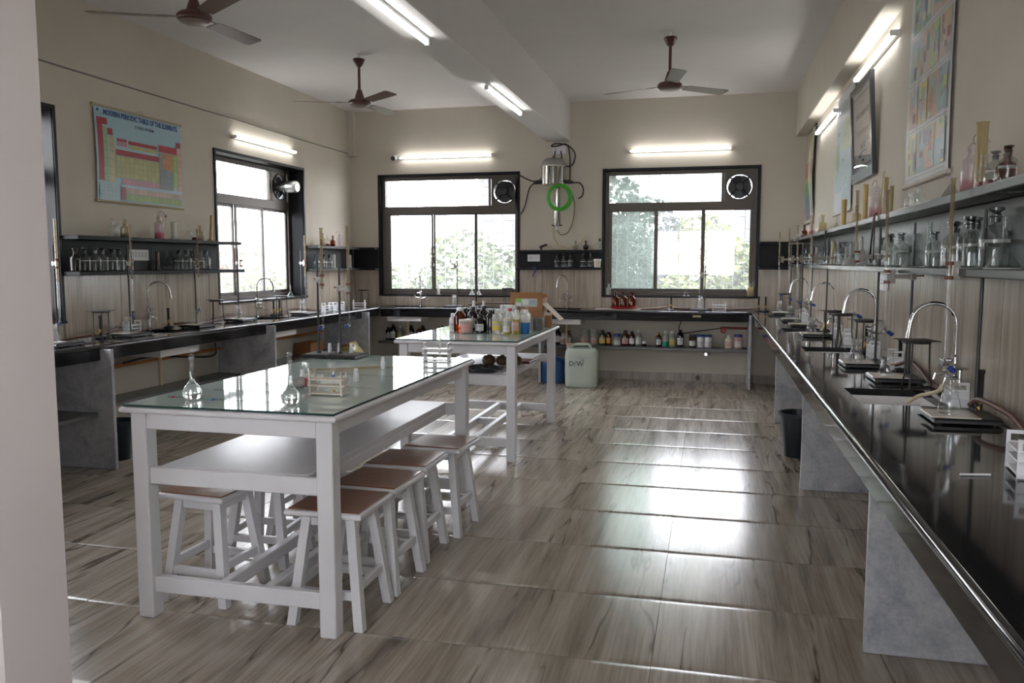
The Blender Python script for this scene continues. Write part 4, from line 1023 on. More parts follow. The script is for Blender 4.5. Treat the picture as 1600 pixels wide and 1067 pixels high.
# ---- shelves of the right wall
LS, US = 1.4285, 1.7065
def bot(key, build, x, y, z, label, sc=1, rz=0, group=None): return put(key, build, (x, y, z), label, rz, group, sc)
for (x, y, s), lb in zip([(.945, 3.92, 1.05), (.975, 3.72, 1.25), (.94, 3.62, 1.25), (.98, 3.47, 1.3), (.935, 3.38, 1.3), (.97, 3.22, 1.45)],
    ['leftmost clear reagent bottle of the big cluster on the right shelf', 'second reagent bottle of the big cluster on the right shelf', 'third reagent bottle of the big cluster on the right shelf', 'fourth reagent bottle of the big cluster on the right shelf', 'fifth reagent bottle of the big cluster on the right shelf', 'largest reagent bottle at the right of the right shelf cluster']):
    bot('reag', b_reagent(), x, y, LS, lb, s, group='big reagent bottles on the right lower shelf')
for (x, y, s), lb in zip([(.95, 5.12, 1.1), (.975, 4.98, 1.15), (.945, 4.86, 1.2), (.975, 4.72, 1.2)], ['leftmost reagent bottle of the four in the middle of the right shelf', 'second reagent bottle of four in the middle of the right shelf', 'third reagent bottle of four in the middle of the right shelf', 'rightmost reagent bottle of four in the middle of the right shelf']):
    bot('reag', b_reagent(), x, y, LS, lb, s, group='middle reagent bottles on the right lower shelf')
for (x, y, s), lb in zip([(.95, 7.62, 1.1), (.98, 7.45, 1.15), (.95, 7.25, 1.15), (.95, 8.35, 1.1), (.97, 8.6, 1.1), (.95, 8.9, 1.1), (.96, 6.75, 1.2), (.96, 6.55, 1.2)], ['reagent bottle on the far right shelf above the third sink', 'second reagent bottle on the far right shelf above the third sink', 'third reagent bottle on the far right shelf above the third sink', 'nearest of three reagent bottles at the far end of right shelf', 'middle of three reagent bottles at the far end of right shelf', 'farthest of three reagent bottles at the end of right shelf', 'reagent bottle behind the hanging hose on the right shelf', 'reagent bottle next to the hanging hose on the right shelf']):
    bot('reag', b_reagent(), x, y, LS, lb, s, group='far reagent bottles on the right lower shelf')
for (x, y, m, s), lb in zip([(.93, 2.99, glass_t, 1.25), (.93, 4.22, glass_t, 1.1), (.92, 5.98, frost, 1.1)], ['large glass funnel standing mouth down at the right of the lower shelf', 'glass funnel standing mouth down between two bottle clusters', 'pale funnel standing mouth down beside cylinders on the right shelf']):
    bot('funnel_%s' % m.name, b_funnel(m), x, y, LS, lb, s, group='funnels on the right shelf')
for (x, y, m, h, r), lb in zip([(.95, 4.03, glass_t, .20, .011), (.94, 6.50-.2, frost, .135, .010), (.945, 6.15, frost, .11, .009), (.94, 6.95, paley_m, .19, .018), (.95, 8.1, frost, .16, .012), (.95, 5.75, frost, .19, .014)],
    ['slim glass cylinder standing left of the big bottle cluster', 'taller of two slim white cylinders on the right lower shelf', 'shorter of two slim white cylinders on the right lower shelf', 'cream measuring cylinder on the right lower shelf', 'thin pale cylinder at far end of the right lower shelf', 'pale cylinder behind the funnel on the right lower shelf']):
    bot('cyl_%s_%g' % (m.name, h), b_cylinder(m, h, r), x, y, LS, lb, group=None)
# hanging black cable with a brown clamp
hc = thing('hanging_hose', 'dark brown hose hanging over the right shelf in front of the bottles', 'hose', (.868, 4.85, 1.71))
MB().tube([(-.002, -.02, .004), (-.006, .02, .004)], .006, 8).obj('hook', blackpl, hc, True)
MB().tube(smooth_path([(-.008, .0, .0), (-.012, .01, -.1), (-.014, .03, -.18), (-.012, .05, -.24), (-.01, .03, -.26)], 5), .005, 8).obj('strand', cableb, hc, True)
MB().tube(smooth_path([(-.008, -.01, .0), (-.010, -.03, -.1), (-.012, -.05, -.2), (-.012, -.05, -.25)], 5), .004, 8).obj('strand', hose_m, hc, True)
hc = thing('hanging_hose', 'black hose hanging from the far part of the right shelf', 'hose', (.866, 6.85, 1.70))
MB().tube(smooth_path([(0, 0, 0), (-.004, .0, -.08), (-.004, -.05, -.16), (-.006, -.09, -.2), (-.006, -.05, -.24), (-.006, .0, -.235)], 5), .006, 8).obj('strand', cableb, hc, True)
# top of the right shelf
for (key, bd, x, y, s), lb in zip([
    ('ind_clear', b_dropper_bottle(red), .945, 4.42, 1), ('ind_c2', b_dropper_bottle(None), .965, 4.33, 1.1), ('ind_c2', b_dropper_bottle(None), .94, 4.25, 1.15)],
    ['small bottle with a red drop left of three under the cartoon poster', 'middle small clear bottle under the cartoon poster', 'right small clear bottle under the cartoon poster']): bot(key, bd, x, y, US, lb, s, group='small bottles under the cartoon poster')
bot('funnel_clear_glass', b_funnel(glass_t), .945, 3.70, US, 'glass funnel standing mouth down on top of the right shelf', 1.0)
bot('wash_pink', b_wash(frostw, palepink, .45), .945, 3.44, US, 'large translucent wash bottle with pale pink liquid on the right shelf top', 1.0, PI)
bot('cyl_big', b_cylinder(paley_m, .245, .020), .935, 3.30, US, 'tall yellowed measuring cylinder in front of the pink wash bottle')
for (key, bd, x, y, s), lb in zip([('reag_red', b_reagent(red, .35), .945, 3.175, .85), ('ind_clear', b_dropper_bottle(red), .925, 3.215, 1.1), ('ind_yel', b_dropper_bottle(red, amber_t), .965, 3.12, 1.25), ('reag', b_reagent(), .94, 3.03, .85)],
    ['clear bottle of dark red liquid right of the tall yellow cylinder', 'small bottle of red liquid touching the tall yellow cylinder', 'brownish bottle behind the red liquid bottle on the shelf top', 'clear labelled bottle at the picture edge on the right shelf top']): bot(key, bd, x, y, US, lb, s)
bot('wash_pale', b_wash(frostw, palepink, .55), .95, 5.32, US, 'translucent wash bottle with pinkish liquid in the middle of shelf top', 1.05, -1.3)
for (x, y, m, h, r, nm), lb in zip([(.94, 5.62, yel_m, .235, .0165, 'measuring_cylinder'), (.93, 6.42, yel_m, .20, .020, 'a'), (.945, 5.02, paley_m, .22, .014, 'a'), (.94, 4.83, paley_m, .155, .010, 'a')],
    ['tall yellowed cylinder left of the middle wash bottle', 'opaque yellow cylinder before the green poster on the shelf top', 'tall pale cylinder right of the middle wash bottle', 'small pale cylinder right of the tall pale one']):
    bot('cyl_%s_%g' % (m.name, h), b_cylinder(m, h, r), x, y, US, lb)
gr_ = MB().tube([(0, 0, 0), (.02, .01, .26)], .004, 7).obj('glass_rod', paley_m, None, True); gr_.location = (.93, 5.1, US+.004); tag(gr_, 'thin pale rod leaning upright on the middle of the right shelf top', 'rod')
bot('ind_yel2', b_dropper_bottle(red, paley_m), .945, 5.95, US, 'small yellow bottle with stopper beside the yellow cylinder', 1.15)
bot('funnel_clear_glass', b_funnel(glass_t), .945, 6.85, US, 'small funnel standing mouth down on the far right shelf top', .8)
for (key, bd, x, y, s), lb in zip([('ind_yel2', b_dropper_bottle(red, paley_m), .95, 7.75, 1.5), ('ind_c2', b_dropper_bottle(None), .95, 7.95, 1.4), ('wash_pale', b_wash(frostw, palepink, .55), .95, 8.55, .85), ('ind_clear', b_dropper_bottle(red), .95, 9.5, 1.2), ('ind_c2', b_dropper_bottle(None), .95, 9.7, 1.2), ('ind_yel', b_dropper_bottle(red, amber_t), .96, 9.3, 1.3)],
    ['yellow and red indicator bottle on the far right shelf top', 'clear small bottle behind the yellow and red indicator bottle', 'pink tinged wash bottle at the far end of the right shelf top', 'small red bottom bottle near the back corner of shelf top', 'small clear bottle nearest the back corner of shelf top', 'brownish small bottle near the back corner of shelf top']): bot(key, bd, x, y, US, lb, s)

# ================================================================== LEFT BENCH
LO = ['nearest the white pillar', 'second from the white pillar', 'third from the white pillar', 'in front of the left window', 'just beyond the left window']
for k, ((x, y), dx) in enumerate(zip([(-4.32, 4.64), (-4.36, 5.42), (-4.385, 6.30), (-4.44, 7.06), (-4.34, 8.15)], (0, 0, 0, 0, 0))):
    put('stand_l', b_stand(.70, (.20, .26), True, -.06, .06), (x, y, Z0), 'black retort stand on the left bench, %s' % LO[k], group='retort stands on the left bench')
    put('clamp_l', b_clamp(.56, -.06, .06, .02, .0), (x, y, Z0), 'clamp on the stand of the left bench, %s' % LO[k], group='burette clamps on the left bench')
    if k != 3: put('burette_l', b_burette(.70, .6), (x+.02, y, Z0+.16), 'burette clamped over the left bench, %s' % LO[k], rz=2.4, group='burettes on the left bench')
    put('flask', b_flask(), (x-.0, y-.04, Z0+.0305), 'conical flask on the stand of the left bench, %s' % LO[k], group='conical flasks on the left bench')
for (x, y, rz), lb in zip([(-4.32, 5.05, .3), (-4.52, 6.78, .8), (-4.40, 7.52+.25, .2), (-4.36, 9.78, .4)],
    ['dark tripod on the left bench between the first two stands', 'dark tripod on the left bench before the left window', 'dark tripod on the left bench beside the second tap', 'dark tripod in the left back corner of the bench']):
    put('tripod', b_tripod(), (x, y, Z0), lb, rz, group='tripods on the left bench')
for (x, y), lb in zip([(-4.60, 5.93), (-4.60, 7.62)], ['chrome gooseneck tap at the nearer left sink', 'chrome gooseneck tap before the left window']):
    put('faucet', b_faucet, (x, y, Z0), lb, -PI*.75, group='gooseneck taps on the left bench')
for (x, y, rz), lb in zip([(-4.45, 5.19, 1.2), (-4.59, 6.17, 1.3), (-4.57, 7.9, 1.5), (-4.57, 8.02, 1.5), (-4.58, 5.72, 1.3)], ['gas burner under the nearest tripod on the left bench', 'gas burner right of the nearer left tap', 'gas burner below the left window sill, left of two', 'gas burner below the left window sill, right of two', 'gas burner left of the nearer left tap']):
    put('burner', lambda: b_burner(), (x, y, Z0), lb, rz, group='gas burners on the left bench')
for (x, y, rz), lb in zip([(-4.50, 5.68-.09, 1.6), (-4.30, 8.62, 1.4), (-4.26, 8.84, 1.4), (-4.22, 9.32, .25)], ['white test tube rack behind the flask on the left bench', 'white test tube rack at the far left bench, left of three', 'white test tube rack at the far left bench, middle of three', 'white test tube rack nearest the left back corner']):
    put('rack_w', b_rack(), (x, y, Z0), lb, rz, group='white racks on the left bench')
put('flask', b_flask(), (-4.62+.04, 4.42, Z0), 'clear flask beside the white pillar on the left bench')
put('funnel_clear_glass', b_funnel(glass_t), (-4.63, 8.38, 1.06), 'glass funnel standing on the sill of the left window', 0)
hose('rubber_hose', [(-4.46, 5.24, .914), (-4.50, 5.40, .93), (-4.56, 5.5, .94), (-4.60, 5.6, .93), (-4.6, 5.68, .92)], .010, 'brown hose behind the second stand of the left bench')
hose('rubber_hose', [(-4.46, 5.14, .914), (-4.48, 4.95, .905), (-4.5, 4.8, .893), (-4.53, 4.5, .892)], .010, 'brown hose from the tripod towards the white pillar')
hose('rubber_hose', [(-4.57, 6.22, .914), (-4.53, 6.4, .91), (-4.55, 6.6, .893), (-4.60, 6.9, .90), (-4.61, 7.1, .93), (-4.60, 7.3, .93)], .010, 'brown hose along the left wall toward the window')
hose('rubber_hose', [(-4.57, 8.07, .914), (-4.55, 8.3, .93), (-4.45, 8.5, .91), (-4.46, 8.7, .893), (-4.5, 8.95, .893), (-4.52, 9.2, .90)], .010, 'brown hose beyond the left window on the left bench')
# shelves of the left wall
SL, SLt = 1.3825, 1.6485
for k, y in enumerate((5.19, 5.285, 5.375, 5.465, 5.555, 5.645)):
    bot('reag', b_reagent(), -4.56+.012*(k % 2), y, SL, '%s of six clear reagent bottles on the left shelf' % ['leftmost', 'second', 'third', 'fourth', 'fifth', 'rightmost'][k], 1.2, group='row of six reagent bottles on the left shelf')
bot('darkreag', b_reagent(None, .5, False, darkbot), -4.575, 5.11, SL, 'dark bottle at the left end of the row on the left shelf', 1.15)
for k, y in enumerate((6.30, 6.40, 6.495, 6.59, 6.70)):
    bot('reag', b_reagent(), -4.56+.012*(k % 2), y, SL, '%s of five clear reagent bottles on the left shelf' % ['leftmost', 'second', 'third', 'fourth', 'rightmost'][k], 1.2, group='row of five reagent bottles on the left shelf')
bot('amb_cyl', b_cylinder(amber, .16, .016), -4.6, 6.07, SL, 'dim amber cylinder at the back of the left shelf')
for (key, bd, y, s), lb in zip([('ind_c2', b_dropper_bottle(None), 5.49, 1.3), ('ind_c2', b_dropper_bottle(None), 5.56, 1.3), ('ind_yel2', b_dropper_bottle(red, paley_m), 5.625, 1.3)], ['left of two clear stoppered bottles below the periodic table', 'right of two clear stoppered bottles below the periodic table', 'yellow stoppered bottle with red liquid below the periodic table']): bot(key, bd, -4.55, y, SLt, lb, s)
bot('wash_hotpink', b_wash(frostw, pink, .42, frostw), -4.56, 6.06, SLt, 'wash bottle half full of bright pink liquid on the left shelf', 1.05, -1.9)
bot('cyl_clear', b_cylinder(frost, .15, .024), -4.56, 6.25, SLt, 'stout clear cylinder beside the bright pink wash bottle')
for (key, bd, y, s), lb in zip([('ind_c2', b_dropper_bottle(None), 6.44, 1.25), ('ind_clear', b_dropper_bottle(red), 6.535, 1.2), ('ind_yel2', b_dropper_bottle(red, paley_m), 6.61, 1.25)], ['clear stoppered bottle near the right end of the left shelf top', 'clear bottle with red liquid near the right end of shelf top', 'yellow bottle with red liquid near the right end of shelf top']): bot(key, bd, -4.55, y, SLt, lb, s)
put('cyl_yel_lean', b_cylinder(yel_m, .235, .0135), (-4.57, 6.80, SLt+.004), 'leaning yellow cylinder by the left window on the shelf top', tilt=(-.12, 0))
bot('funnel_clear_glass', b_funnel(glass_t), -4.55, 6.99, SL, 'glass funnel at the window end of the left lower shelf', 1.0)
# second left shelf
for k, (x, y) in enumerate(((-4.57, 8.9), (-4.55, 9.0), (-4.57, 9.1), (-4.55, 9.2))):
    bot('reag', b_reagent(), x, y, 1.3755, '%s of four clear bottles on the shelf beyond the left window' % ['leftmost', 'second', 'third', 'rightmost'][k], 1.15, group='bottles on the shelf beyond the left window')
bot('cyl_wide_corner', b_cylinder(frost, .17, .02), -4.56, 9.35, 1.3755, 'frosted cylinder on the shelf beyond the left window')
bot('cyl_wide_corner2', b_cylinder(frost, .17, .016), -4.56, 9.82, 1.3755, 'frosted cylinder nearest the left back corner on shelf')
for (key, bd, y, s), lb in zip([('ind_yel2', b_dropper_bottle(red, paley_m), 9.06, 1.4), ('ind_clear', b_dropper_bottle(red), 9.17, 1.3), ('ind_yel', b_dropper_bottle(red, amber_t), 9.33, 1.2), ('wash_plain', b_wash(frostw, None), 9.52, .85)],
    ['yellow bottle on top of the shelf beyond the left window', 'clear bottle on top of the shelf beyond the left window', 'brown bottle on top of the shelf beyond the left window', 'pale wash bottle on top of the shelf in the left corner']): bot(key, bd, -4.56, y, 1.6455, lb, s)

# ================================================================== BACK BENCH
yb = 9.88
put('faucet', b_faucet, (-3.67, 10.02, Z0), 'chrome gooseneck tap before the left-hand back window', PI*.5, group='gooseneck taps on the back bench')
put('faucet', b_faucet, (-1.74, 10.03, Z0), 'chrome gooseneck tap under the shelf between the back windows', 0.95, group='gooseneck taps on the back bench')
put('stand_b', b_stand(.64, (.22, .2), False, .03, .03), (-3.16, 9.86, Z0), 'retort stand on the back bench before the left-hand window', group='retort stands on the back bench')
put('clamp_b', b_clamp(.52, .03, .03, -.03, .02), (-3.16, 9.86, Z0), 'clamp on the stand before the left-hand back window')
put('flask', b_flask(), (-3.15, 9.83, Z0+.0245), 'conical flask before the left-hand back window', scale=1.1)
put('stand_b2', b_stand(.02+.5, (.2, .2), False, .06, .05), (-.13, 9.86, Z0), 'retort stand on the back bench before the right-hand window', group='retort stands on the back bench')
put('burette_r', b_burette(.74), (-.13, 9.87, Z0+.17), 'burette standing before the right-hand back window', scale=.88, rz=-.5)
put('clamp_b2', b_clamp(.42, .06, .05, 0, .01), (-.13, 9.86, Z0), 'clamp on the stand before the right-hand back window')
put('flask', b_flask(), (-.12, 9.82, Z0+.0245), 'white necked conical flask before the right-hand back window', scale=1.1)
put('rack_w', b_rack(), (.10, 9.88, Z0), 'white test tube rack before the right-hand back window', 0)
for (x, y, rz), lb in zip([(-2.90, 9.96, .2), (-.46, 9.92, 2.9)], ['gas burner before the left-hand back window', 'gas burner before the right-hand back window']):
    put('burner', lambda: b_burner(), (x, y, Z0), lb, rz, group='gas burners on the back bench')
hose('rubber_hose', [(-2.95, 9.96, .914), (-3.0, 9.99, .91), (-2.75, 10.02, .93), (-2.5, 10.0, .935), (-2.3, 9.98, .93), (-2.15, 10.0, .895)], .009, 'brown hose on the back bench before the left-hand window')
hose('rubber_hose', [(-.51, 9.93, .914), (-.65, 9.88, .90), (-.8, 9.82, .895), (-.95, 9.86, .893)], .010, 'pale brown hose lying before the right-hand window', plain('tan_rubber', (.3, .17, .12), .5))
put('tripod', b_tripod(), (-2.47, 9.9, Z0+.11), 'dark tripod seen before the left-hand window behind the carton', .2, scale=1.15).location = (-2.47, 9.88, Z0)
tr = MB().cbox(-.27, .27, -.10, .10, 0, .014, .004).obj('tray', tilewhite); tr.location = (-1.08, 9.84, Z0); tag(tr, 'pale flat board under three brown bottles on back bench', 'tray')
dish = MB().lathe([(0, .0), (.145, .0), (.16, .012), (.165, .028), (.155, .028), (.15, .014), (0, .008)], 28).obj('red_dish', redm, None, True); dish.location = (-1.02, 9.85, Z0+.0145); tag(dish, 'round dark red dish holding three brown bottles', 'dish')
for k, x in enumerate((-1.12, -1.02, -.92)):
    bot('amber_reag', b_reagent(None, .5, False, amber_t), x, 9.85, Z0+.023, '%s of three amber stoppered bottles before the right-hand window' % ['left', 'middle', 'right'][k], 1.35, group='amber bottles in the red dish')
# on the sills
for (x, m), lb in zip([(-3.0, frost), (-2.91, frost), (-.29, glass_t)], ['left of two white funnels on the left-hand window sill', 'right of two white funnels on the left-hand window sill', 'funnel on the sill of the right-hand window']):
    bot('funnel_%s' % m.name, b_funnel(m), x, YB+.005, 1.0295 if x < -1 else 1.0425, lb, .95)
bot('ind_sill', b_reagent(None, .5, False, frost), -1.235, YB+.012, 1.0435, 'pale stoppered bottle in the left corner of the right-hand sill', .95)
bot('cyl_sill', b_cylinder(frost, .13, .018), -3.46, YB+.01, 1.0305, 'short pale cylinder on the left-hand window sill')
bg = thing('rod_bundle', 'bundle of pale glass rods in the right corner of window sill', 'rods', (.46, YB+.02, 1.044))
MB().lathe([(0, 0), (.04, 0), (.042, .11), (.038, .11), (.037, .004), (0, .004)], 16).obj('pot', paley_m, bg, True)
for k in range(6): MB().tube([(-.02+.008*k, 0, .006), (-.075+.024*k, -.01, .16+.02*(k % 3))], .003, 6).obj('rod', frost, bg, True)
# shelf between the windows
for k, x in enumerate((-1.875, -1.79, -1.705, -1.545, -1.455)):
    bot('reag', b_reagent(), x, YB-.06, 1.3855, '%s of five clear bottles on the shelf between the back windows' % ['leftmost', 'second', 'third', 'fourth', 'rightmost'][k], 1.15, group='bottles on the shelf between the back windows')
tub = thing('plastic_tub', 'cream plastic tub with lid on the shelf between the windows', 'tub', (-1.37, YB-.062, 1.3855))
MB().lathe([(0, 0), (.040, 0), (.046, .085), (0, .085)], 18).obj('body', cream, tub, True); MB().lathe([(0, .083), (.050, .083), (.050, .105), (0, .108)], 18).obj('lid', whitepl, tub, True)
bl3 = thing('blue_clamp', 'blue plastic clip hanging from the shelf between the windows', 'clip', (-2.15, YB-.125, 1.37))
MB().cbox(-.022, .022, -.008, .006, -.002, .022, .003).obj('jaw', bluepl, bl3); MB().tube(smooth_path([(0, 0, 0), (.012, 0, -.03), (-.01, 0, -.06), (-.022, 0, -.1)], 4), .008, 8).obj('tail', bluepl, bl3, True)
for (x, k, lb, s) in ((-1.515, 'round', 'small dark round flask on top of the shelf between windows', 1), (-1.64, 'clearround', 'small clear round flask on top of the shelf between windows', 1)):
    def bf(mm=darkbot if k == 'round' else glass_t):
        t = thing('round_flask', '', 'flask')
        MB().lathe([(0, 0), (.018, .002), (.034, .02), (.036, .034), (.028, .054), (.010, .066), (.009, .095), (.012, .10)], 16).obj('bulb', mm, t, True)
        MB().lathe([(0, .09), (.010, .09), (.012, .112), (0, .115)], 12).obj('stopper', mm, t, True); return t
    bot(k, bf, x, YB-.06, 1.6025, lb, s)
bot('reag_t', b_reagent(None, .5, False, glass_t), -1.345, YB-.06, 1.6025, 'clear bottle at the right end of the shelf between windows', .95)
hm = thing('rubber_mallet', 'black handled tool lying on the shelf between the windows', 'tool', (-2.05, YB-.06, 1.603))
m = MB(); m.M = Matrix.Translation((0, 0, .05)) @ Matrix.Rotation(-.35, 4, 'Y'); m.cbox(-.05, .05, -.018, .018, -.014, .014, .006); m.obj('head', blackpl, hm)
MB().tube([(-.03, 0, .0), (-.015, 0, .05)], .012, 8).obj('foot', blackpl, hm, True)
MB().tube(smooth_path([(.04, 0, .055), (.12, 0, .02), (.22, 0, .008), (.3, 0, .006)], 5), .006, 8).obj('tail', hosey, hm, True)
# water distiller on the wall
ds = thing('water_distiller', 'polished steel water distiller hung on the wall between the back windows', 'distiller', (-1.915, YB-.115, 2.40))
MB().lathe([(0, 0), (.145, 0), (.148, .008), (.148, .21), (.152, .216), (.152, .224), (0, .224)], 32).obj('boiler', steel, ds, True)
MB().lathe([(.160, .214), (.162, .228), (.148, .234), (.13, .29), (.10, .315), (0, .325)], 32).obj('lid', dullsteel, ds, True)
MB().lathe([(0, .32), (.012, .322), (.014, .345), (0, .348)], 12).obj('lid_knob', blackpl, ds, True)
MB().lathe([(0, -.50), (.038, -.50), (.041, -.49), (.041, 0), (0, 0)], 20, .045, .01).obj('condenser', steel, ds, True)
MB().tube([(.045, .01, -.5), (.045, .01, -.55)], .010, 8).obj('outlet', dullsteel, ds, True)
MB().tube([(-.02, .01, -.495), (.11, .01, -.495)], .008, 8).obj('clamp_bar', blackpl, ds, True)
for s in (-1, 1): MB().tube([(s*.14, 0, .035), (s*.20, -.0, .03), (s*.25, 0, .022)], [.024, .022, .013], 10).obj('plug_socket', blackpl, ds, True)
MB().cbox(-.06, .06, .10, .114, .05, .2, .004).obj('wall_bracket', dullsteel, ds)
fixed_tube('power_cable', smooth_path([(-2.165, YB-.115, 2.42), (-2.24, YB-.03, 2.36), (-2.30, YB-.012, 2.15), (-2.36, YB-.012, 2.06), (-2.345+-.06, YB-.03, 2.15), (-2.42+.005, YB-.03, 2.35), (-2.37, YB-.03, 2.52), (-2.3, YB-.012, 2.5), (-2.2, YB-.012, 2.46), (-2.1, YB-.012, 2.48), (-2.06, YB-.03, 2.55)], 6), .008, cableb, 'black cable looping left from the distiller past the window', 'cable', 6)
fixed_tube('power_cable', smooth_path([(-1.665, YB-.115, 2.42), (-1.60, YB-.05, 2.42), (-1.56, YB-.012, 2.36), (-1.57, YB-.012, 2.27), (-1.62, YB-.012, 2.235)], 6), .008, cableb, 'black cable curling down right of the distiller', 'cable', 6)
fixed_tube('power_cable', smooth_path([(-1.91, YB-.02, 2.82), (-1.93, YB-.012, 2.74), (-1.98, YB-.02, 2.65), (-2.0, YB-.05, 2.60)], 6), .008, cableb, 'black cable from the high socket to left of distiller', 'cable', 6)
fixed_tube('power_cable', smooth_path([(-1.84, YB-.02, 2.82), (-1.82, YB-.012, 2.70), (-1.76, YB-.012, 2.63), (-1.69, YB-.012, 2.66), (-1.665, YB-.012, 2.78), (-1.75, YB-.012, 2.88), (-1.9, YB-.03, 2.91), (-1.96, YB-.03, 2.88), (-1.9, YB-.03, 2.875), (-1.77, YB-.016, 2.895), (-1.73, YB-.02, 2.75), (-1.725, YB-.02, 2.5), (-1.72, YB-.05, 2.43)], 7), .008, cableb, 'black cable coiled from the high socket right of distiller', 'cable', 6)
gh = MB()
for k in range(5):
    r = .150-.006*k
    gh.tube([(-1.825+r*math.cos(2*PI*i/36)*(1+.03*math.sin(k)), YB-.185-.008*k, 2.24+r*1.06*math.sin(2*PI*i/36)) for i in range(37)], .0105, 8, False)
tag(gh.obj('coiled_hose', greenh, None, True), 'coil of bright green hose hung on the distiller condenser', 'hose')
fixed_tube('water_hose', smooth_path([(-1.69, YB-.06, 2.28), (-1.66, YB-.06, 2.15), (-1.68, YB-.06, 1.95), (-1.74, YB-.06, 1.82), (-1.82, YB-.08, 1.79), (-1.865, YB-.1, 1.84), (-1.87, YB-.105, 1.85)], 6), .008, plain('grey_green_hose', (.22, .21, .12), .45), 'thin olive hose looping from the green coil to the condenser', 'hose')
fixed_tube('water_hose', smooth_path([(-1.915, YB-.105, 1.90), (-1.915, YB-.08, 1.78), (-1.87, YB-.06, 1.68), (-1.79, YB-.06, 1.64), (-1.70, YB-.06, 1.635), (-1.60, YB-.06, 1.68), (-1.53, YB-.06, 1.75), (-1.51, YB-.06, 1.78)], 6), .010, hosey, 'cream hose hanging in a curve below the distiller', 'hose')

# ---- bottles on the slab under the back bench
SB = .4365; yu = 9.93
under = [ # x, kind, label
 (-1.84, 'dk', 'black bottle on the lower slab just right of far table'), (-1.77, 'wp', 'white bottle with pink label on the lower slab'), (-1.70, 'dkl', 'dark labelled bottle behind the white one on lower slab'),
 (-1.50, 'bigred', 'large jar with red and white label behind the jerry can'), (-1.385, 'bigred2', 'second large jar with red and white label near jerry can'),
 (-1.28, 'grn', 'dark green bottle with yellow label right of the jerry can'), (-1.205, 'brn', 'brown bottle with orange label right of the jerry can'),
 (-1.10, 'jar', 'squat jar with blue lid and cream label on lower slab'), (-1.0, 'dkpk', 'black lidded bottle with pink label on lower slab'), (-.92, 'amb', 'amber bottle with pale label left of the grey one'),
 (-.84, 'gry', 'grey translucent bottle with cream label on lower slab'), (-.77, 'tiny', 'tiny white capped pot alone on the lower slab'),
 (-.60, 'smallb', 'small brown bottle left of the teal liquid bottle'), (-.52, 'teal', 'bottle holding teal liquid on the lower slab'), (-.44, 'yl', 'pale bottle with yellow label on the lower slab'), (-.345, 'bk', 'black bottle with green and white labels on lower slab'),
 (-.20, 'brown2', 'brown jar with white label left of the white pair'), (-.108, 'wb', 'left of two white jars with dark blue lids'), (-.02, 'wb', 'right of two white jars with dark blue lids'),
 ]
kinds = {
 'dk': b_jar(darkbot, blackpl, label_m, .042, .20), 'wp': b_jar(whitepl, whitepl, labelp, .037, .135), 'dkl': b_jar(darkbot, blackpl, label_m, .036, .17),
 'bigred': b_jar(frost, frost, labelp, .055, .19, .8, .03, False), 'bigred2': b_jar(frost, frost, labelp, .052, .20, .8, .03, False), 'grn': b_jar(plain('green_glass', (.03, .04, .02), .15), blackpl, labely, .042, .19),
 'brn': b_jar(amber, cream, plain('orange_label', (.5, .2, .03), .6), .035, .19), 'jar': b_jar(frost, bluepl, label_m, .046, .145, .8, .03, False), 'dkpk': b_jar(amber, blackpl, labelp, .045, .19, .95, .025),
 'amb': b_jar(amber, blackpl, label_m, .039, .18), 'gry': b_jar(frost, whitepl, cream and label_m, .039, .19), 'tiny': b_jar(darkbot, whitepl, label_m, .027, .065, .9, .03, False, False),
 'smallb': b_jar(amber, plain('gold_cap', (.3, .17, .03), .4), label_m, .036, .17), 'teal': b_jar(frost, whitepl, label_m, .042, .19, liq=greenliq, lab=False), 'yl': b_jar(frost, whitepl, labely, .040, .19),
 'bk': b_jar(darkbot, blackpl, label_m, .042, .21), 'brown2': b_jar(amber, blackpl, label_m, .044, .155, .9, .02, False), 'wb': b_jar(whitepl, bluepl, label_m, .043, .155, .9, .022, False),
 'cr': b_jar(cream, cream, labelp, .042, .155), 'pk': b_jar(labelp, bluepl, label_m, .047, .165, .9, .025, False)}
for x, kd, lb in under:
    if kd == 'x': continue
    bot('u_'+kd, kinds[kd], x, yu, SB, lb, group='jars on the slab under the back bench')
for (x, y, kd), lb in zip([(-4.10, 9.95, 'dkl'), (-4.02, 9.93, 'bk'), (-3.93, 9.94, 'yl'), (-3.78, 9.95, 'dk'), (-3.68, 9.95, 'smallb'), (-3.62, 9.95, 'dk'), (-3.35, 9.95, 'dk'), (-3.22, 9.95, 'bk'), (-3.1, 9.95, 'dkl')],
    ['dark bottle with pale label at left end of the lower slab', 'black bottle next to the leftmost on the lower slab', 'pale bottle third from the left on the lower slab', 'dark bottle left of the back sink waste pipe', 'brown bottle behind the back sink waste pipe', 'dark bottle right of the back sink waste pipe', 'dark bottle half hidden behind the far table top, leftmost', 'black bottle half hidden behind the far table top, middle', 'dark bottle half hidden behind the far table top, right']):
    bot('u_'+kd, kinds[kd], x, y, SB, lb, group='jars at the left end of the slab')
bot('u_cr', kinds['cr'], .22, yu, SB, 'cream bottle with pink label near right end of lower slab', group='jars on the slab under the back bench')
bot('u_pk', kinds['pk'], .325, yu, SB, 'pink labelled jar with blue lid at right end of lower slab', group='jars on the slab under the back bench')

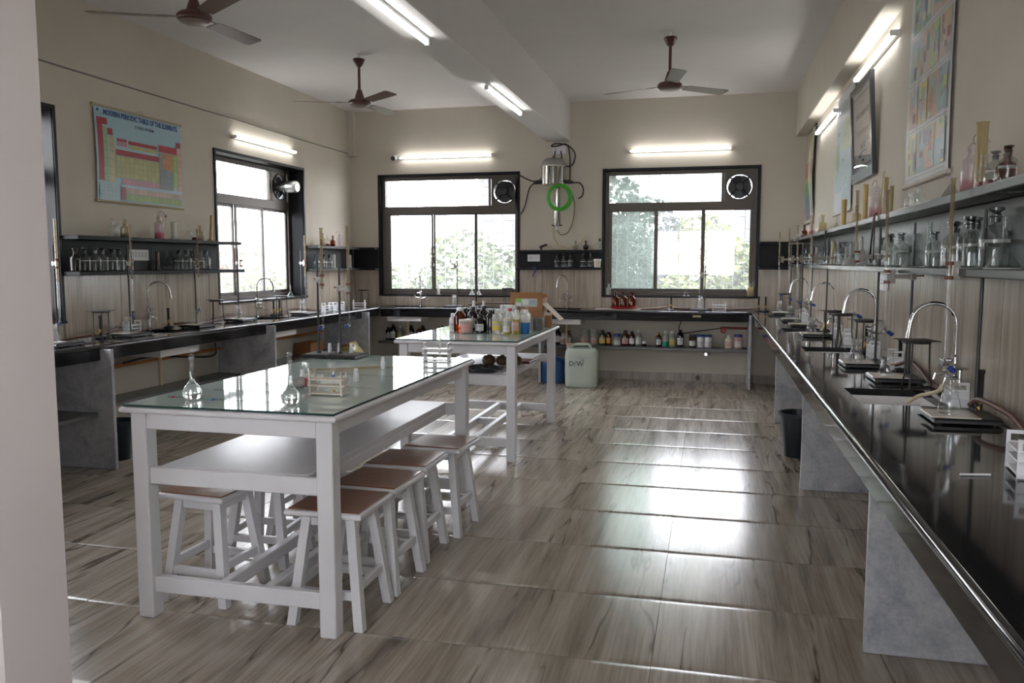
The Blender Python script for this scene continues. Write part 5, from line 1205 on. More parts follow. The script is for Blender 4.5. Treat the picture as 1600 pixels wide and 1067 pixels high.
# ================================================================== ON THE NEAR TABLE
ZT = .8875
def b_volumetric():
    t = thing('volumetric_flask', '', 'flask')
    MB().lathe([(0, .001), (.024, .001), (.034, .010), (.0385, .026), (.036, .043), (.027, .058), (.014, .074), (.0095, .086), (.0085, .165), (.0115, .17), (.0115, .178)], 24).obj('body', glass, t, True)
    MB().lathe([(0, .0025), (.024, .0025), (.033, .0105), (.0375, .026), (.035, .0425), (.026, .0575), (.013, .0735), (.0085, .0855), (.0078, .118), (0, .118)], 24).obj('water', waterm, t, True)
    MB().lathe([(0, .16), (.0085, .162), (.0105, .18), (.007, .186), (.0065, .192), (.011, .199), (.0105, .209), (0, .213)], 16).obj('stopper', glass, t, True)
    return t
put('volumetric', b_volumetric, (-2.062, 2.905, ZT), 'clear stoppered volumetric flask near the left corner of the near table', scale=1.0)
put('volumetric', b_volumetric, (-1.612, 2.895, ZT), 'clear stoppered volumetric flask near the right corner of the near table', scale=.98)
put('rack_cream', b_rack(.15, .062, .105, plain('rack_ivory', (.62, .57, .50), .4)), (-1.575, 3.15, ZT), 'ivory test tube rack at the front of the near table', .03)
tt = thing('test_tube', 'glass test tube with a yellow tip standing in ivory rack', 'test tube', (-1.55, 3.15, ZT+.012))
MB().lathe([(0, 0), (.005, .002), (.008, .01), (.008, .125), (.0095, .128)], 14).obj('tube', glass, tt, True); MB().lathe([(0, .001), (.005, .003), (.0065, .01), (0, .016)], 12).obj('liquid', labely, tt, True)
put('rack_w', b_rack(), (-1.515, 4.40, ZT), 'white test tube rack at the far right corner of the near table', .02)
tt = thing('test_tube', 'pale test tube standing in the far rack of the near table', 'test tube', (-1.50, 4.40, ZT+.012))
MB().lathe([(0, 0), (.005, .002), (.0075, .01), (.0075, .125), (.009, .128)], 14).obj('tube', frost, tt, True)
for (x, y), lb in zip([(-1.62, 3.53), (-1.68, 4.0), (-1.85, 3.14+.3), (-2.215, 4.46), (-2.155, 4.465), (-2.075, 4.46)],
    ['white plastic vial alone in the middle of the near table', 'white plastic vial near the far right of the near table', 'white plastic vial behind the ivory rack', 'left of three white vials on the table stands', 'middle of three white vials on the table stands', 'right of three white vials on the table stands']):
    put('vial', b_vial, (x, y, ZT if y < 4.2 else ZT+.0245), lb, scale=1.15 if y < 4.2 else 1.0, group='white vials on the near table')
put('stand_t', b_stand(.62, (.165, .20), False, -.015, .0), (-2.255, 4.43, ZT), 'left of two black retort stands at the back of near table', group='retort stands on the near table')
put('stand_t2', b_stand(.62, (.165, .20), False, -.055, .0), (-2.075, 4.43, ZT), 'right of two black retort stands at the back of near table', group='retort stands on the near table')
put('clamp_t', b_clamp(.46, -.015, 0, .065, -.10), (-2.255, 4.43, ZT), 'clamp holding the left burette over the near table', group='burette clamps on the near table')
put('clamp_t2', b_clamp(.41, -.055, 0, .04, -.08), (-2.075, 4.43, ZT), 'clamp holding the right burette over the near table', group='burette clamps on the near table')
bur_long = b_burette(.57, .62, glass_t, .0082)
put('burette_t', bur_long, (-2.19, 4.33, ZT+.19), 'yellowed burette over the near table, left of two', rz=2.6, group='burettes on the near table')
put('burette_t', bur_long, (-2.035, 4.35, ZT+.20), 'yellowed burette over the near table, right of two', rz=2.6, group='burettes on the near table')
# pipettes lying down
def lying(name, p, a, ln, r, m, label, cat='pipette', tip=None, z=None):
    t = thing(name, label, cat, (p[0], p[1], ZT+r), a)
    MB().tube([(0, 0, 0), (ln*.82, 0, 0), (ln, 0, -r*.5)], [r, r, r*.35], 8).obj('stem', m, t, True)
    if tip: MB().tube([(ln*.08, 0, 0), (ln*.12, 0, 0)], r*1.25, 8).obj('colour_band', tip, t, True)
    return t
lying('pipette', (-2.00, 2.905, 0), .02, .30, .0035, glass_t, 'thin glass pipette with a dark band lying between the two flasks', tip=blueliq)
lying('pipette', (-2.20, 2.93, 0), .0, .27, .003, glass_t, 'thin glass pipette with a red band near the left flask', tip=redm)
lying('pipette', (-2.12, 3.14, 0), .0, .45, .0035, glass_t, 'glass pipette lying across the near table behind the left flask')
lying('pipette', (-2.05, 3.35, 0), .0, .6, .0035, glass_t, 'glass pipette lying behind the ivory rack')
lying('burette_spare', (-2.02, 3.82, 0), .55, .45, .006, burm, 'loose burette lying slanted on the near table', 'burette')
lying('pipette', (-2.02, 3.75, 0), -.05, .6, .0035, glass_t, 'glass pipette lying across the middle of the near table')
lying('glass_rod', (-1.42+-.3, 3.05-.12, 0), .1, .2, .003, glass, 'short glass rod by the right front corner of the near table', 'rod')
pb = thing('pipette_bulb', 'grey rubber pipette bulb with red ring lying on the near table', 'pipette bulb', (-1.775, 3.30, ZT+.026), .25)
m = MB(); m.M = Matrix.Rotation(PI/2, 4, 'Y'); m.lathe([(0, -.055), (.018, -.048), (.026, -.025), (.025, .0), (.016, .018), (0, .018)], 18); m.obj('bulb', plain('grey_rubber', (.28, .26, .25), .45), pb, True)
m = MB(); m.M = Matrix.Rotation(PI/2, 4, 'Y'); m.lathe([(0, .016), (.022, .016), (.022, .024), (0, .024)], 18); m.obj('ring', redm, pb, True)
m = MB(); m.M = Matrix.Rotation(PI/2, 4, 'Y'); m.lathe([(0, .023), (.017, .023), (.013, .055), (.006, .07), (0, .07)], 18); m.obj('nozzle', frost, pb, True)
sc = thing('glass_stopcock', 'loose glass stopcock with dark tap lying on the near table', 'stopcock', (-1.80, 3.66, ZT+.008), .4)
MB().tube([(-.05, 0, 0), (.05, 0, 0)], .005, 8).obj('tube', glass_t, sc, True); MB().tube([(0, -.02, 0), (0, .028, .004)], .008, 8).obj('tap', bluepl, sc, True)

# ================================================================== ON THE FAR TABLE
def T2b(key, bd, px, x, y, label, s=1, rz=0): return bot(key, bd, x, y, ZT, label, s, rz)
clearb = b_jar(frost, frost, labely, .041, .19, liq=palepink and frostw, lv=.6)
t2 = [
 ('t_white', b_jar(whitepl, whitepl, label_m, .028, .15), -2.035, 6.30, 'slim white plastic bottle at the left of the far table group', 1.0),
 ('t_amb', b_jar(amber_t, whitepl, label_m, .050, .20, lab=False), -1.955, 6.24, 'large brown bottle with white cap behind the pink tub', 1.0),
 ('t_pink', None, -1.885, 6.20, 'squat translucent tub with pink label and flat lid on the far table', 1.0),
 ('t_drk', b_jar(darkbot, blackpl, label_m, .043, .20), -1.90, 6.42, 'dark bottle with black cap behind the pink tub', 1.0),
 ('t_drk', None, -1.80, 6.40, 'dark bottle with black cap in the middle rear of the group', 1.05),
 ('t_dl', b_jar(darkbot, darkbot, label_m, .043, .145), -1.785, 6.24, 'dark bottle with pale label right of the pink tub', 1.0),
 ('t_dk2', b_jar(darkbot, darkbot, label_m, .040, .185, lab=False), -1.705, 6.25, 'plain dark brown bottle in the middle of the far table group', 1.0),
 ('t_clear', clearb, -1.635, 6.20, 'translucent bottle with yellow sticker in the far table group', 1.0),
 ('t_ycap', b_jar(frost, redm, label_m, .036, .19), -1.585, 6.42, 'pale bottle with red cap in the far table group', 1.0),
 ('t_ylow', b_jar(frost, cream, label_m, .032, .125, .9, .02, False, liq=yelliq, lv=.8), -1.555, 6.20, 'squat jar of yellow liquid with cream lid on the far table', 1.0),
 ('t_mid', b_jar(frost, whitepl, label_m, .032, .18, lab=False), -1.51, 6.36, 'pale bottle with white cap behind the yellow jar', 1.0),
 ('t_yel', b_jar(frost, frost, labelp, .028, .185, liq=yelliq, lv=.95), -1.485, 6.22, 'slim bottle of yellow liquid with pink label on the far table', 1.0),
 ('t_blue', b_jar(frost, whitepl, label_m, .038, .19, lab=False, liq=blueliq, lv=.72), -1.42, 6.26, 'translucent bottle half full of blue liquid on the far table', 1.0),
 ('t_bk2', b_jar(darkbot, blackpl, label_m, .040, .185), -1.99, 6.50, 'dark bottle with green cap at the back left of the group', 1.0),
]
def tubf():
    t = thing('plastic_tub', '', 'tub')
    MB().lathe([(0, .001), (.050, .001), (.052, .006), (.052, .098), (0, .098)], 20).obj('body', frost, t, True); MB().lathe([(0, .004), (.049, .004), (.050, .085), (0, .085)], 18).obj('contents', plain('pinkish_salt', (.42, .27, .24), .7), t, True)
    MB().lathe([(0, .096), (.055, .096), (.055, .112), (0, .114)], 20).obj('lid', cream, t, True)
    n = 9; v = []
    for z in (.012, .08): v += [(.0526*math.cos(a), .0526*math.sin(a), z) for a in [-PI/2-.8+1.6*k/n for k in range(n+1)]]
    MB().add(v, [(k, k+1, n+2+k, n+1+k) for k in range(n)]).obj('pink_label', labelp, t, True); return t
for key, bd, x, y, lb, s in t2: bot(key, tubf if key == 't_pink' else bd, x, y, ZT, lb, s)
for (x, y), lb in zip([(-1.365, 6.48), (-1.355, 6.58), (-1.40, 6.56)], ['glass beaker at the right of the far table group, front', 'glass beaker at the right of the far table group, rear right', 'glass beaker at the right of the far table group, rear left']):
    bot('beaker', b_beaker(frost if False else glass_t), x-.01, y, ZT, lb, 1.15, group='glass beakers on the far table')
def b_pump():
    t = thing('dropper_bottle', '', 'bottle')
    MB().lathe([(0, 0), (.026, 0), (.028, .01), (.028, .13), (.010, .15), (.010, .165)], 14).obj('body', frost, t, True)
    MB().lathe([(0, .16), (.011, .16), (.011, .18), (.005, .186), (.004, .215), (0, .217)], 10).obj('dropper', glass_t, t, True); return t
for (x, y), lb in zip([(-1.67, 6.55), (-1.60, 6.60), (-1.52, 6.58), (-1.45, 6.46)], ['clear dropper bottle in rear row, leftmost of four before the carton', 'second clear dropper bottle in rear row before the carton', 'third clear dropper bottle in rear row before the carton', 'rightmost clear dropper bottle in rear row before the carton']):
    bot('pump', b_pump, x, y, ZT, lb, 1.08, group='dropper bottles on the far table')
bot('t_whitecap', b_jar(whitepl, whitepl, label_m, .022, .24), -1.93, 6.55, ZT, 'tall narrow white bottle standing out at the back, left')
bot('t_whitecap', None, -1.84, 6.54, ZT, 'tall narrow white bottle standing out at the back, right')
fl_ = thing('white_box', 'white folded paper packet on top of bottles on the far table', 'packet', (-1.69, 6.72, ZT))
MB().cbox(-.05, .09, -.03, .03, 0, .20, .004).obj('box', whitepl, fl_)
cb = thing('carton', 'brown cardboard carton with a green and white label on the far table', 'carton', (-1.575, 6.98, ZT), -.02)
x0, x1, y0, y1, h = -.145, .145, -.0, .20, .30
MB().cbox(x0, x1, y0, y0+.006, 0, h, .001).obj('front_wall', card, cb); MB().cbox(x0, x1, y1-.006, y1, 0, h-.02, .001).obj('back_wall', card, cb)
for x in (x0, x1-.006): MB().cbox(x, x+.006, y0+.006, y1-.006, 0, h-.05, .001).obj('side_wall', card, cb)
MB().cbox(x0+.006, x1-.006, y0+.006, y1-.006, 0, .005, .001).obj('bottom', card, cb)
m = MB(); m.M = Matrix.Translation((x1, .10, h-.10)) @ Matrix.Rotation(.75, 4, 'Y'); m.cbox(.0, .21, -.10, .09, -.003, .003, .001); m.obj('side_flap', cardl, cb, label='pale inside of the folded out flap')
MB().cbox(-.098, .098, -.0016, .0, .175, .245, .0005).obj('label', greyp, cb)
MB().cbox(-.098, -.045, -.0026, -.0012, .215, .245, .0003).obj('label_green_band', greenp, cb); MB().cbox(-.09, -.05, -.0026, -.0012, .185, .205, .0003).obj('label_print', label_m, cb); MB().cbox(-.035, .02, -.0026, -.0012, .19, .235, .0003).obj('label_print', label_m, cb); MB().cbox(.03, .09, -.0026, -.0012, .19, .235, .0003).obj('label_print', plain('blue_grey_print', (.3, .38, .42), .6), cb)
bk_ = thing('copper_mug', 'small brown box standing beside the carton near table corner', 'box', (-1.375, 6.97, ZT), .1)
MB().cbox(-.03, .03, -.03, .03, 0, .11, .003).obj('body', card, bk_); MB().cbox(-.032, .032, -.032, .032, .10, .125, .003).obj('lid', cardl, bk_)
bk_.name = 'small_box'
# things on the far table's shelf
ZS = .6295
pp = thing('plastic_sheet', 'crumpled dark plastic sheet on the shelf of the far table', 'plastic sheet', (-1.70, 5.95, ZS))
def crumple(w, d, h, n, seed):
    rr = random.Random(seed); v = []; f = []
    for i in range(n):
        for j in range(n):
            e = min(i, j, n-1-i, n-1-j)
            v.append((w*(i/(n-1)-.5)+rr.uniform(-.012, .012), d*(j/(n-1)-.5)+rr.uniform(-.012, .012), .002+(rr.uniform(.1, 1)*h if e > 0 else rr.uniform(0, .3)*h)))
    for i in range(n-1):
        for j in range(n-1): f.append((i*n+j, (i+1)*n+j, (i+1)*n+j+1, i*n+j+1))
    return MB().add(v, f)
crumple(.30, .36, .03, 9, 3).obj('sheet', plain('dark_polythene', (.05, .055, .06), .25), pp)
for (x, y, s), lb in zip([(-1.72, 6.26, 1), (-1.62, 6.30, .9), (-1.50, 6.26, 1.0)], ['brown lumpy bag on the far table shelf, leftmost', 'brown lumpy bag on the far table shelf, middle', 'brown lumpy bag on the far table shelf, right']):
    def bagf():
        t = thing('brown_bag', '', 'bag'); rr = random.Random(5); bm = bmesh.new(); bmesh.ops.create_icosphere(bm, subdivisions=3, radius=1)
        for w in bm.verts:
            q = 1+.12*math.sin(5*w.co.x+1)*math.sin(4*w.co.y)+rr.uniform(-.05, .05); w.co = Vector((w.co.x*.055*q, w.co.y*.06*q, max(0, (w.co.z+.85)*.045*q)))
        bm.verts.index_update(); mb = MB().add([tuple(w.co) for w in bm.verts], [[z.index for z in f.verts] for f in bm.faces]); bm.free(); mb.obj('bag', plain('brown_polythene', (.10, .062, .035), .3), t, True)
        MB().tube([(0, 0, .07), (.004, 0, .10)], [.012, .02], 8).obj('tied_neck', MATS['brown_polythene'], t, True); return t
    bot('bag', bagf, x, y, ZS, lb, s, group='brown bags on the far table shelf')
bk = MB().cbox(-.09, .09, -.12, .12, 0, .018, .003).obj('book', plain('maroon_cover', (.12, .01, .015), .4)); bk.location = (-1.50, 6.50, ZS); tag(bk, 'maroon book lying on the shelf of the far table', 'book')
sh = crumple(.26, .4, .02, 7, 8).obj('paper_sheet', paper_m); sh.location = (-1.72, 6.72, ZS); tag(sh, 'white paper spread on the shelf of the far table', 'paper')

# ================================================================== STANDING ON THE FLOOR
def jerry(mb_m, w, d, h):
    mb = MB(); n = 24; v = []; f = []
    prof = [(.0, .86, 0), (.02, .95, 0), (.14, 1.0, 0), (.72, 1.0, 0), (.84, .97, 0), (.90, .86, 0), (.915, .80, 0)]
    def ring(s, z):
        out = []
        for k in range(n):
            a = 2*PI*k/n+PI/n; ca, sa = math.cos(a), math.sin(a); p = 5
            r = 1/((abs(ca)**p+abs(sa)**p)**(1/p)); out.append((w/2*s*r*ca, d/2*(s*.6+.4)*r*sa, z))
        return out
    for z, s, _ in prof: v += ring(s, z*h)
    for k in range(len(prof)-1):
        for i in range(n): j = (i+1) % n; f.append((k*n+i, k*n+j, (k+1)*n+j, (k+1)*n+i))
    f.append(tuple(range(n-1, -1, -1))); f.append(tuple(range((len(prof)-1)*n, len(prof)*n)))
    return mb.add(v, f)
jc = thing('jerry_can', 'large translucent white jerry can with handwriting on the floor', 'jerry can', (-1.455, 9.42, 0), .05)
jerry(jerry_m, .385, .26, .49).obj('body', jerry_m, jc, True)
MB().tube(smooth_path([(-.115, 0, .44), (-.10, 0, .487), (.02, 0, .492), (.08, 0, .49), (.11, 0, .44)], 5), .017, 10).obj('handle', jerry_m, jc, True)
MB().lathe([(0, .44), (.03, .44), (.03, .488), (0, .49)], 16, -.15, 0).obj('neck', jerry_m, jc, True); MB().lathe([(0, .475), (.033, .475), (.033, .505), (0, .507)], 16, -.15, 0).obj('cap', plain('orange_cap', (.5, .3, .2), .5), jc, True)
ttx = lettering('D/W', .085, (-.05, -.132, .25), (PI/2, 0, 0), inkm, jc, 'handwriting'); lettering('Distillation', .042, (-.0, -.132, .335), (PI/2, 0, 0), greyp, jc, 'handwriting')
MB().cbox(.005, .04, -.1335, -.130, .318, .324, .001).obj('overline', inkm, jc)
bj = thing('jerry_can', 'blue plastic jerry can under the back bench behind the far table', 'jerry can', (-1.82, 9.62, 0), 0)
jerry(bluecan, .27, .24, .31).obj('body', bluecan, bj, True); MB().tube(smooth_path([(-.09, 0, .27), (-.08, 0, .30), (.0, 0, .31), (.08, 0, .30), (.09, 0, .27)], 5), .014, 8).obj('handle', bluecan, bj, True)
MB().lathe([(0, .28), (.026, .28), (.026, .315), (0, .317)], 14, -.10, 0).obj('cap', bluecan, bj, True)
def binf():
    t = thing('waste_bin', '', 'bin')
    MB().lathe([(0, 0), (.085, 0), (.088, .01), (.118, .27), (.124, .275), (.124, .285), (.112, .285), (.082, .012), (0, .012)], 24).obj('bucket', bin_m, t, True)
    MB().lathe([(.119, .268), (.128, .27), (.128, .288), (.118, .288), (.119, .268)], 24).obj('rim', bin_m, t, True); return t
put('bin', binf, (.66, 6.36, 0), 'dark waste bin under the right bench beside a marble panel', scale=1.15)
put('bin', binf, (-4.24, 5.07, 0), 'dark waste bin under the left bench behind the marble panel', scale=1.0)
sk_ = thing('yellow_sack', 'dull yellow plastic sack standing against the last marble panel of left bench', 'sack', (-4.14, 8.90, .0)); sk_.scale = (1, 1, 1)
def sackf():
    rr = random.Random(9); bm = bmesh.new(); bmesh.ops.create_icosphere(bm, subdivisions=3, radius=1)
    for w in bm.verts:
        q = 1+.10*math.sin(4*w.co.x+2)*math.sin(3*w.co.y+1)+rr.uniform(-.03, .03); g_ = lambda a: math.copysign(abs(a)**.65, a); w.co = Vector((g_(w.co.x)*.125*q, g_(w.co.y)*.19*q, max(0.0, .02+(g_(w.co.z)+.9)*.24*q)))
    bm.verts.index_update(); mb = MB().add([tuple(w.co) for w in bm.verts], [[z.index for z in f.verts] for f in bm.faces]); bm.free(); return mb
sackf().obj('sack', sack_m, sk_, True); MB().tube(smooth_path([(-.09, -.06, .46), (0, -.08, .478), (.06, -.05, .465)], 4), .016, 8).obj('brown_fold', card, sk_, True)
bx = thing('small_crate', 'open brown box on the slab under the left bench near yellow sack', 'box', (-4.53, 8.60, .386)); 
for b in ((-.10, .10, -.16, -.15), (-.10, .10, .15, .16), (-.10, -.09, -.15, .15), (.09, .10, -.15, .15)): MB().cbox(b[0], b[1], b[2], b[3], 0, .14, .002).obj('side', card, bx)
MB().cbox(-.09, .09, -.15, .15, 0, .01, .001).obj('bottom', card, bx)
pl = thing('drain_stub', 'round black drain stub on the skirting under the back bench', 'drain', (-.13, YB-.014, .05))
m = MB(); m.M = Matrix.Rotation(PI/2, 4, 'X'); m.lathe([(0, 0), (.028, 0), (.028, .05), (.02, .052), (.02, .02), (0, .02)], 16); m.obj('stub', blackpl, pl, True)
ch = thing('steel_tap', 'small chrome knob below the lower slab of the back bench', 'tap', (-.04, 9.8, .375))
m = MB(); m.M = Matrix.Rotation(PI/2, 4, 'X'); m.lathe([(0, -.03), (.018, -.03), (.026, 0), (.018, .03), (0, .03)], 14); m.obj('knob', chrome, ch, True); MB().tube([(0, 0, 0), (0, 0, .03)], .008, 8).obj('stem', chrome, ch, True); MB().tube([(.02, 0, 0), (.045, -.01, 0)], .006, 8).obj('lever', chrome, ch, True)

# ================================================================== CHARTS AND PICTURES
def chart(label, w, h, loc, rz, cells, cat='chart', bow=.012, rods=rodm, base=(.62, .62, .6), rodr=.010):
    """a hanging printed chart in local XZ facing -Y; cells = [(x0, x1, z0, z1, colour)] in 0..1, later ones on top"""
    t = thing('wall_chart', label, cat, loc, rz)
    mb = MB().mat(printm); n = 10
    yb_ = lambda u: -.012-bow*math.sin(PI*u)
    for k in range(n):
        z0, z1 = h*k/n, h*(k+1)/n; u0, u1 = k/n, (k+1)/n
        mb.add([(-w/2, yb_(u0), z0), (w/2, yb_(u0), z0), (w/2, yb_(u1), z1), (-w/2, yb_(u1), z1)], [(0, 1, 2, 3)], base)
        mb.add([(-w/2, yb_(u0)+.001, z0), (w/2, yb_(u0)+.001, z0), (w/2, yb_(u1)+.001, z1), (-w/2, yb_(u1)+.001, z1)], [(3, 2, 1, 0)], base)
    mb.obj('sheet', None, t)
    pr = MB().mat(printm)
    for q, (a, b, c, d, col) in enumerate(cells):
        k0 = c; 
        while k0 < d-1e-6:
            k1 = min(d, (math.floor(k0*n+1e-6)+1)/n); e = .0008+.00003*q
            pr.add([(w*(a-.5), yb_(k0)-e, h*k0), (w*(b-.5), yb_(k0)-e, h*k0), (w*(b-.5), yb_(k1)-e, h*k1), (w*(a-.5), yb_(k1)-e, h*k1)], [(0, 1, 2, 3)], col); k0 = k1
    if cells: pr.obj('print', None, t)
    for z in (0, h): MB().tube([(-w/2-.02, -.012, z), (w/2+.02, -.012, z)], rodr, 10).obj('rod', rods, t, True)
    return t
R_, G_, Y_, B_, P_, O_, GY, LB = (.36, .02, .04), (.24, .36, .13), (.44, .40, .16), (.25, .45, .55), (.45, .22, .28), (.48, .22, .07), (.2, .23, .24), (.34, .50, .58)
cells = [(0, 1, 0, 1, LB)]
rnd = random.Random(4)
def block(a, b, c, d, nx, nz, col, jit=.10, gap=.12):
    cells.append((a, b, c, d, tuple(x*.8 for x in col)))
    for i in range(nx):
        for j in range(nz):
            q = 1+rnd.uniform(-jit, jit); cw, chh = (b-a)/nx, (d-c)/nz
            cells.append((a+cw*(i+gap/2), a+cw*(i+1-gap/2), c+chh*(j+gap/2), c+chh*(j+1-gap/2), tuple(min(1, x*q) for x in col)))
block(.02, .13, .81, .88, 1, 1, R_); block(.02, .075, .22, .81, 1, 6, R_)
block(.075, .125, .21, .79, 1, 7, (.30, .45, .28)); block(.125, .18, .71, .78, 1, 1, R_); block(.135, .185, .21, .70, 1, 6, (.50, .42, .18))
block(.22, .33, .66, .69, 1, 1, R_, 0); block(.22, .33, .61, .655, 2, 2, P_); block(.345, .68, .645, .685, 3, 1, R_, .05); block(.345, .68, .60, .64, 6, 2, Y_)
block(.20, .70, .51, .57, 10, 2, R_, .15); block(.20, .70, .27, .505, 10, 4, (.42, .42, .18)); block(.26, .70, .20, .265, 9, 1, P_)
block(.70, .93, .63, .71, 5, 2, R_, .12); block(.70, .80, .20, .62, 2, 6, GY); block(.74, .88, .43, .62, 3, 3, O_); block(.80, .88, .20, .42, 2, 3, GY); block(.88, .93, .24, .62, 1, 6, (.28, .48, .12)); block(.93, .985, .72, .78, 1, 1, R_); block(.93, .985, .2, .715, 1, 7, (.52, .30, .24))
block(.25, .29, .03, .17, 1, 4, R_, .05); block(.30, .985, .105, .165, 14, 1, (.46, .34, .27)); block(.30, .985, .03, .10, 14, 1, (.26, .36, .12)); block(.02, .23, .03, .19, 5, 4, (.33, .46, .5), .08)
pt = chart('large periodic table chart hanging on the left wall', 1.05, .735, (XL, 5.98, 1.93), PI/2, cells, rods=rodm)
lettering('MODERN PERIODIC TABLE OF THE ELEMENTS', .058, (.03, -.0165, .672), (PI/2, 0, 0), inkblue, pt, 'title', sx=.76, bold=.0022)
lettering('LONG FORM', .040, (.05, -.018, .612), (PI/2, 0, 0), inkm, pt, 'subtitle', bold=.001)
MB().tube([(-.06, -.008, .735), (.01, -.004, .77), (.08, -.008, .735)], .002, 5).obj('string', rodm, pt)
MB().lathe([(0, .0), (.012, 0), (.012, .001), (0, .001)], 14).obj('round_logo', inkblue, pt, loc=(-.485, -.0165, .70), rot=(PI/2, 0, 0))
# cartoon poster
cells = [(.03, .97, .02, .98, (.55, .55, .55))]
pal = [(.52, .47, .2), (.3, .44, .5), (.5, .3, .2), (.32, .36, .5), (.36, .48, .2), (.52, .4, .36), (.26, .34, .38), (.56, .54, .44), (.2, .38, .3)]
drk = [(.12, .12, .15), (.25, .1, .08), (.1, .16, .24), (.16, .22, .1), (.35, .22, .12), (.3, .3, .32)]
rnd = random.Random(12)
for r in range(4):
    z1 = .955-.235*r; z0 = z1-.20
    for c in range(4):
        a = .08+.222*c+rnd.uniform(-.015, .015); b = a+.205
        col = rnd.choice(pal); cells.append((a, b, z0, z1, col))
        for q in range(9):
            u = rnd.uniform(a, b-.05); w_ = rnd.uniform(.03, .09); v_ = rnd.uniform(z0, z1-.05); h_ = rnd.uniform(.02, .10)
            cells.append((u, min(b, u+w_), v_, min(z1, v_+h_), rnd.choice(pal+drk)))
    cells.append((.06, .95, z0-.022, z0-.018, (.3, .3, .3)))
chart('tall poster of coloured cartoon panels on the right wall', .84, 1.03, (XR, 4.48, 1.855), -PI/2, cells, rods=rodw, bow=.004, base=(.52, .53, .55), rodr=.013)
# green and white survey style poster
cells = [(.02, .98, .02, .98, (.50, .56, .58)), (.06, .94, .05, .72, (.42, .52, .56)), (.5, .94, .5, .76, (.48, .54, .34)), (.06, .3, .35, .6, (.30, .42, .24)), (.4, .9, .12, .3, (.45, .55, .6)), (.06, .5, .05, .18, (.54, .58, .6)), (.55, .9, .03, .09, (.3, .44, .22))]
for q in range(26): u = rnd.uniform(.06, .8); v_ = rnd.uniform(.08, .7); cells.append((u, u+rnd.uniform(.03, .15), v_, v_+rnd.uniform(.004, .03), rnd.choice([(.25, .3, .3), (.36, .42, .3), (.6, .62, .6), (.3, .4, .46)])))
p2 = chart('pale green and blue poster hanging left of the framed sign', .88, .98, (XR, 7.14, 1.85), -PI/2, cells, rods=rodw, bow=.006, base=(.55, .56, .56))
lettering('SURVIVAL', .13, (.0, -.02, .80), (PI/2, 0, 0), greyp, p2, 'title', sx=1.1)
# rainbow chart
cells = [(.02, .98, .02, .98, (.50, .46, .30)), (.05, .95, .70, .95, (.46, .42, .24)), (.05, .95, .50, .66, (.45, .13, .08)), (.05, .95, .44, .50, (.5, .4, .08)), (.05, .95, .30, .44, (.14, .34, .16)), (.05, .95, .16, .30, (.10, .24, .38)), (.05, .95, .04, .16, (.16, .16, .26))]
p3 = chart('narrow rainbow striped chart curling off the far right wall', .66, 1.0, (XR, 9.42, 1.87), -PI/2, cells, rods=iron, bow=.02, base=(.5, .47, .4))
MB().tube(smooth_path([(-.33+.68, -.02, .02), (.345, -.045, .3), (.34, -.06, .6), (.345, -.03, .97)], 5), .016, 8).obj('curled_edge', frost, p3, True)
# framed sign, leaning out at the top
fr_ = thing('framed_sign', 'grey framed certificate with printed lettering leaning from the right wall', 'framed sign', (XR-.012, 6.13, 2.02), -PI/2); fr_.rotation_euler = (-.055*-1, 0, -PI/2)
fw_, fh_, ft_ = .80, .66, .045
g = MB(); g.M = Matrix(((1, 0, 0, 0), (0, 0, -1, 0), (0, 1, 0, 0), (0, 0, 0, 1))); g.grid_slab([-fw_/2, -fw_/2+ft_, fw_/2-ft_, fw_/2], [0, ft_+.02, fh_-ft_, fh_], {(1, 1)}, .0, .025); g.obj('frame', framem, fr_)
MB().box(-fw_/2+ft_, fw_/2-ft_, -.010, -.004, ft_+.02, fh_-ft_).obj('mount', paper_m, fr_)
g = MB(); g.M = Matrix(((1, 0, 0, 0), (0, 0, -1, 0), (0, 1, 0, 0), (0, 0, 0, 1))); e = ft_+.03; g.grid_slab([-fw_/2+e, -fw_/2+e+.008, fw_/2-e-.008, fw_/2-e], [e+.02, e+.028, fh_-e-.008, fh_-e], {(1, 1)}, .0105, .0108); g.obj('printed_border', inkm, fr_)
for tx, sz, z, m_, sx in (('WELCOME', .03, .52, greyp, 1), ('SPECTROL INDIA PVT LTD', .052, .435, inkm, .78), ('to', .03, .38, greyp, 1), ('CHEMISTRY LABORATORY', .045, .315, greyp, .85), ('Lab 03', .07, .215, inkm, 1), ('THANE', .03, .125, inkm, 1)):
    lettering(tx, sz, (0, -.0112, z), (PI/2, 0, 0), m_, fr_, 'lettering', sx=sx)
MB().tube(smooth_path([(-.13, -.011, .165), (0, -.011, .195), (.13, -.011, .19)], 6), .006, 6).obj('blue_swoosh', inkblue, fr_)
MB().box(-fw_/2+ft_, fw_/2-ft_, -.0185, -.0165, ft_+.02, fh_-ft_).obj('glass', frameglass, fr_)

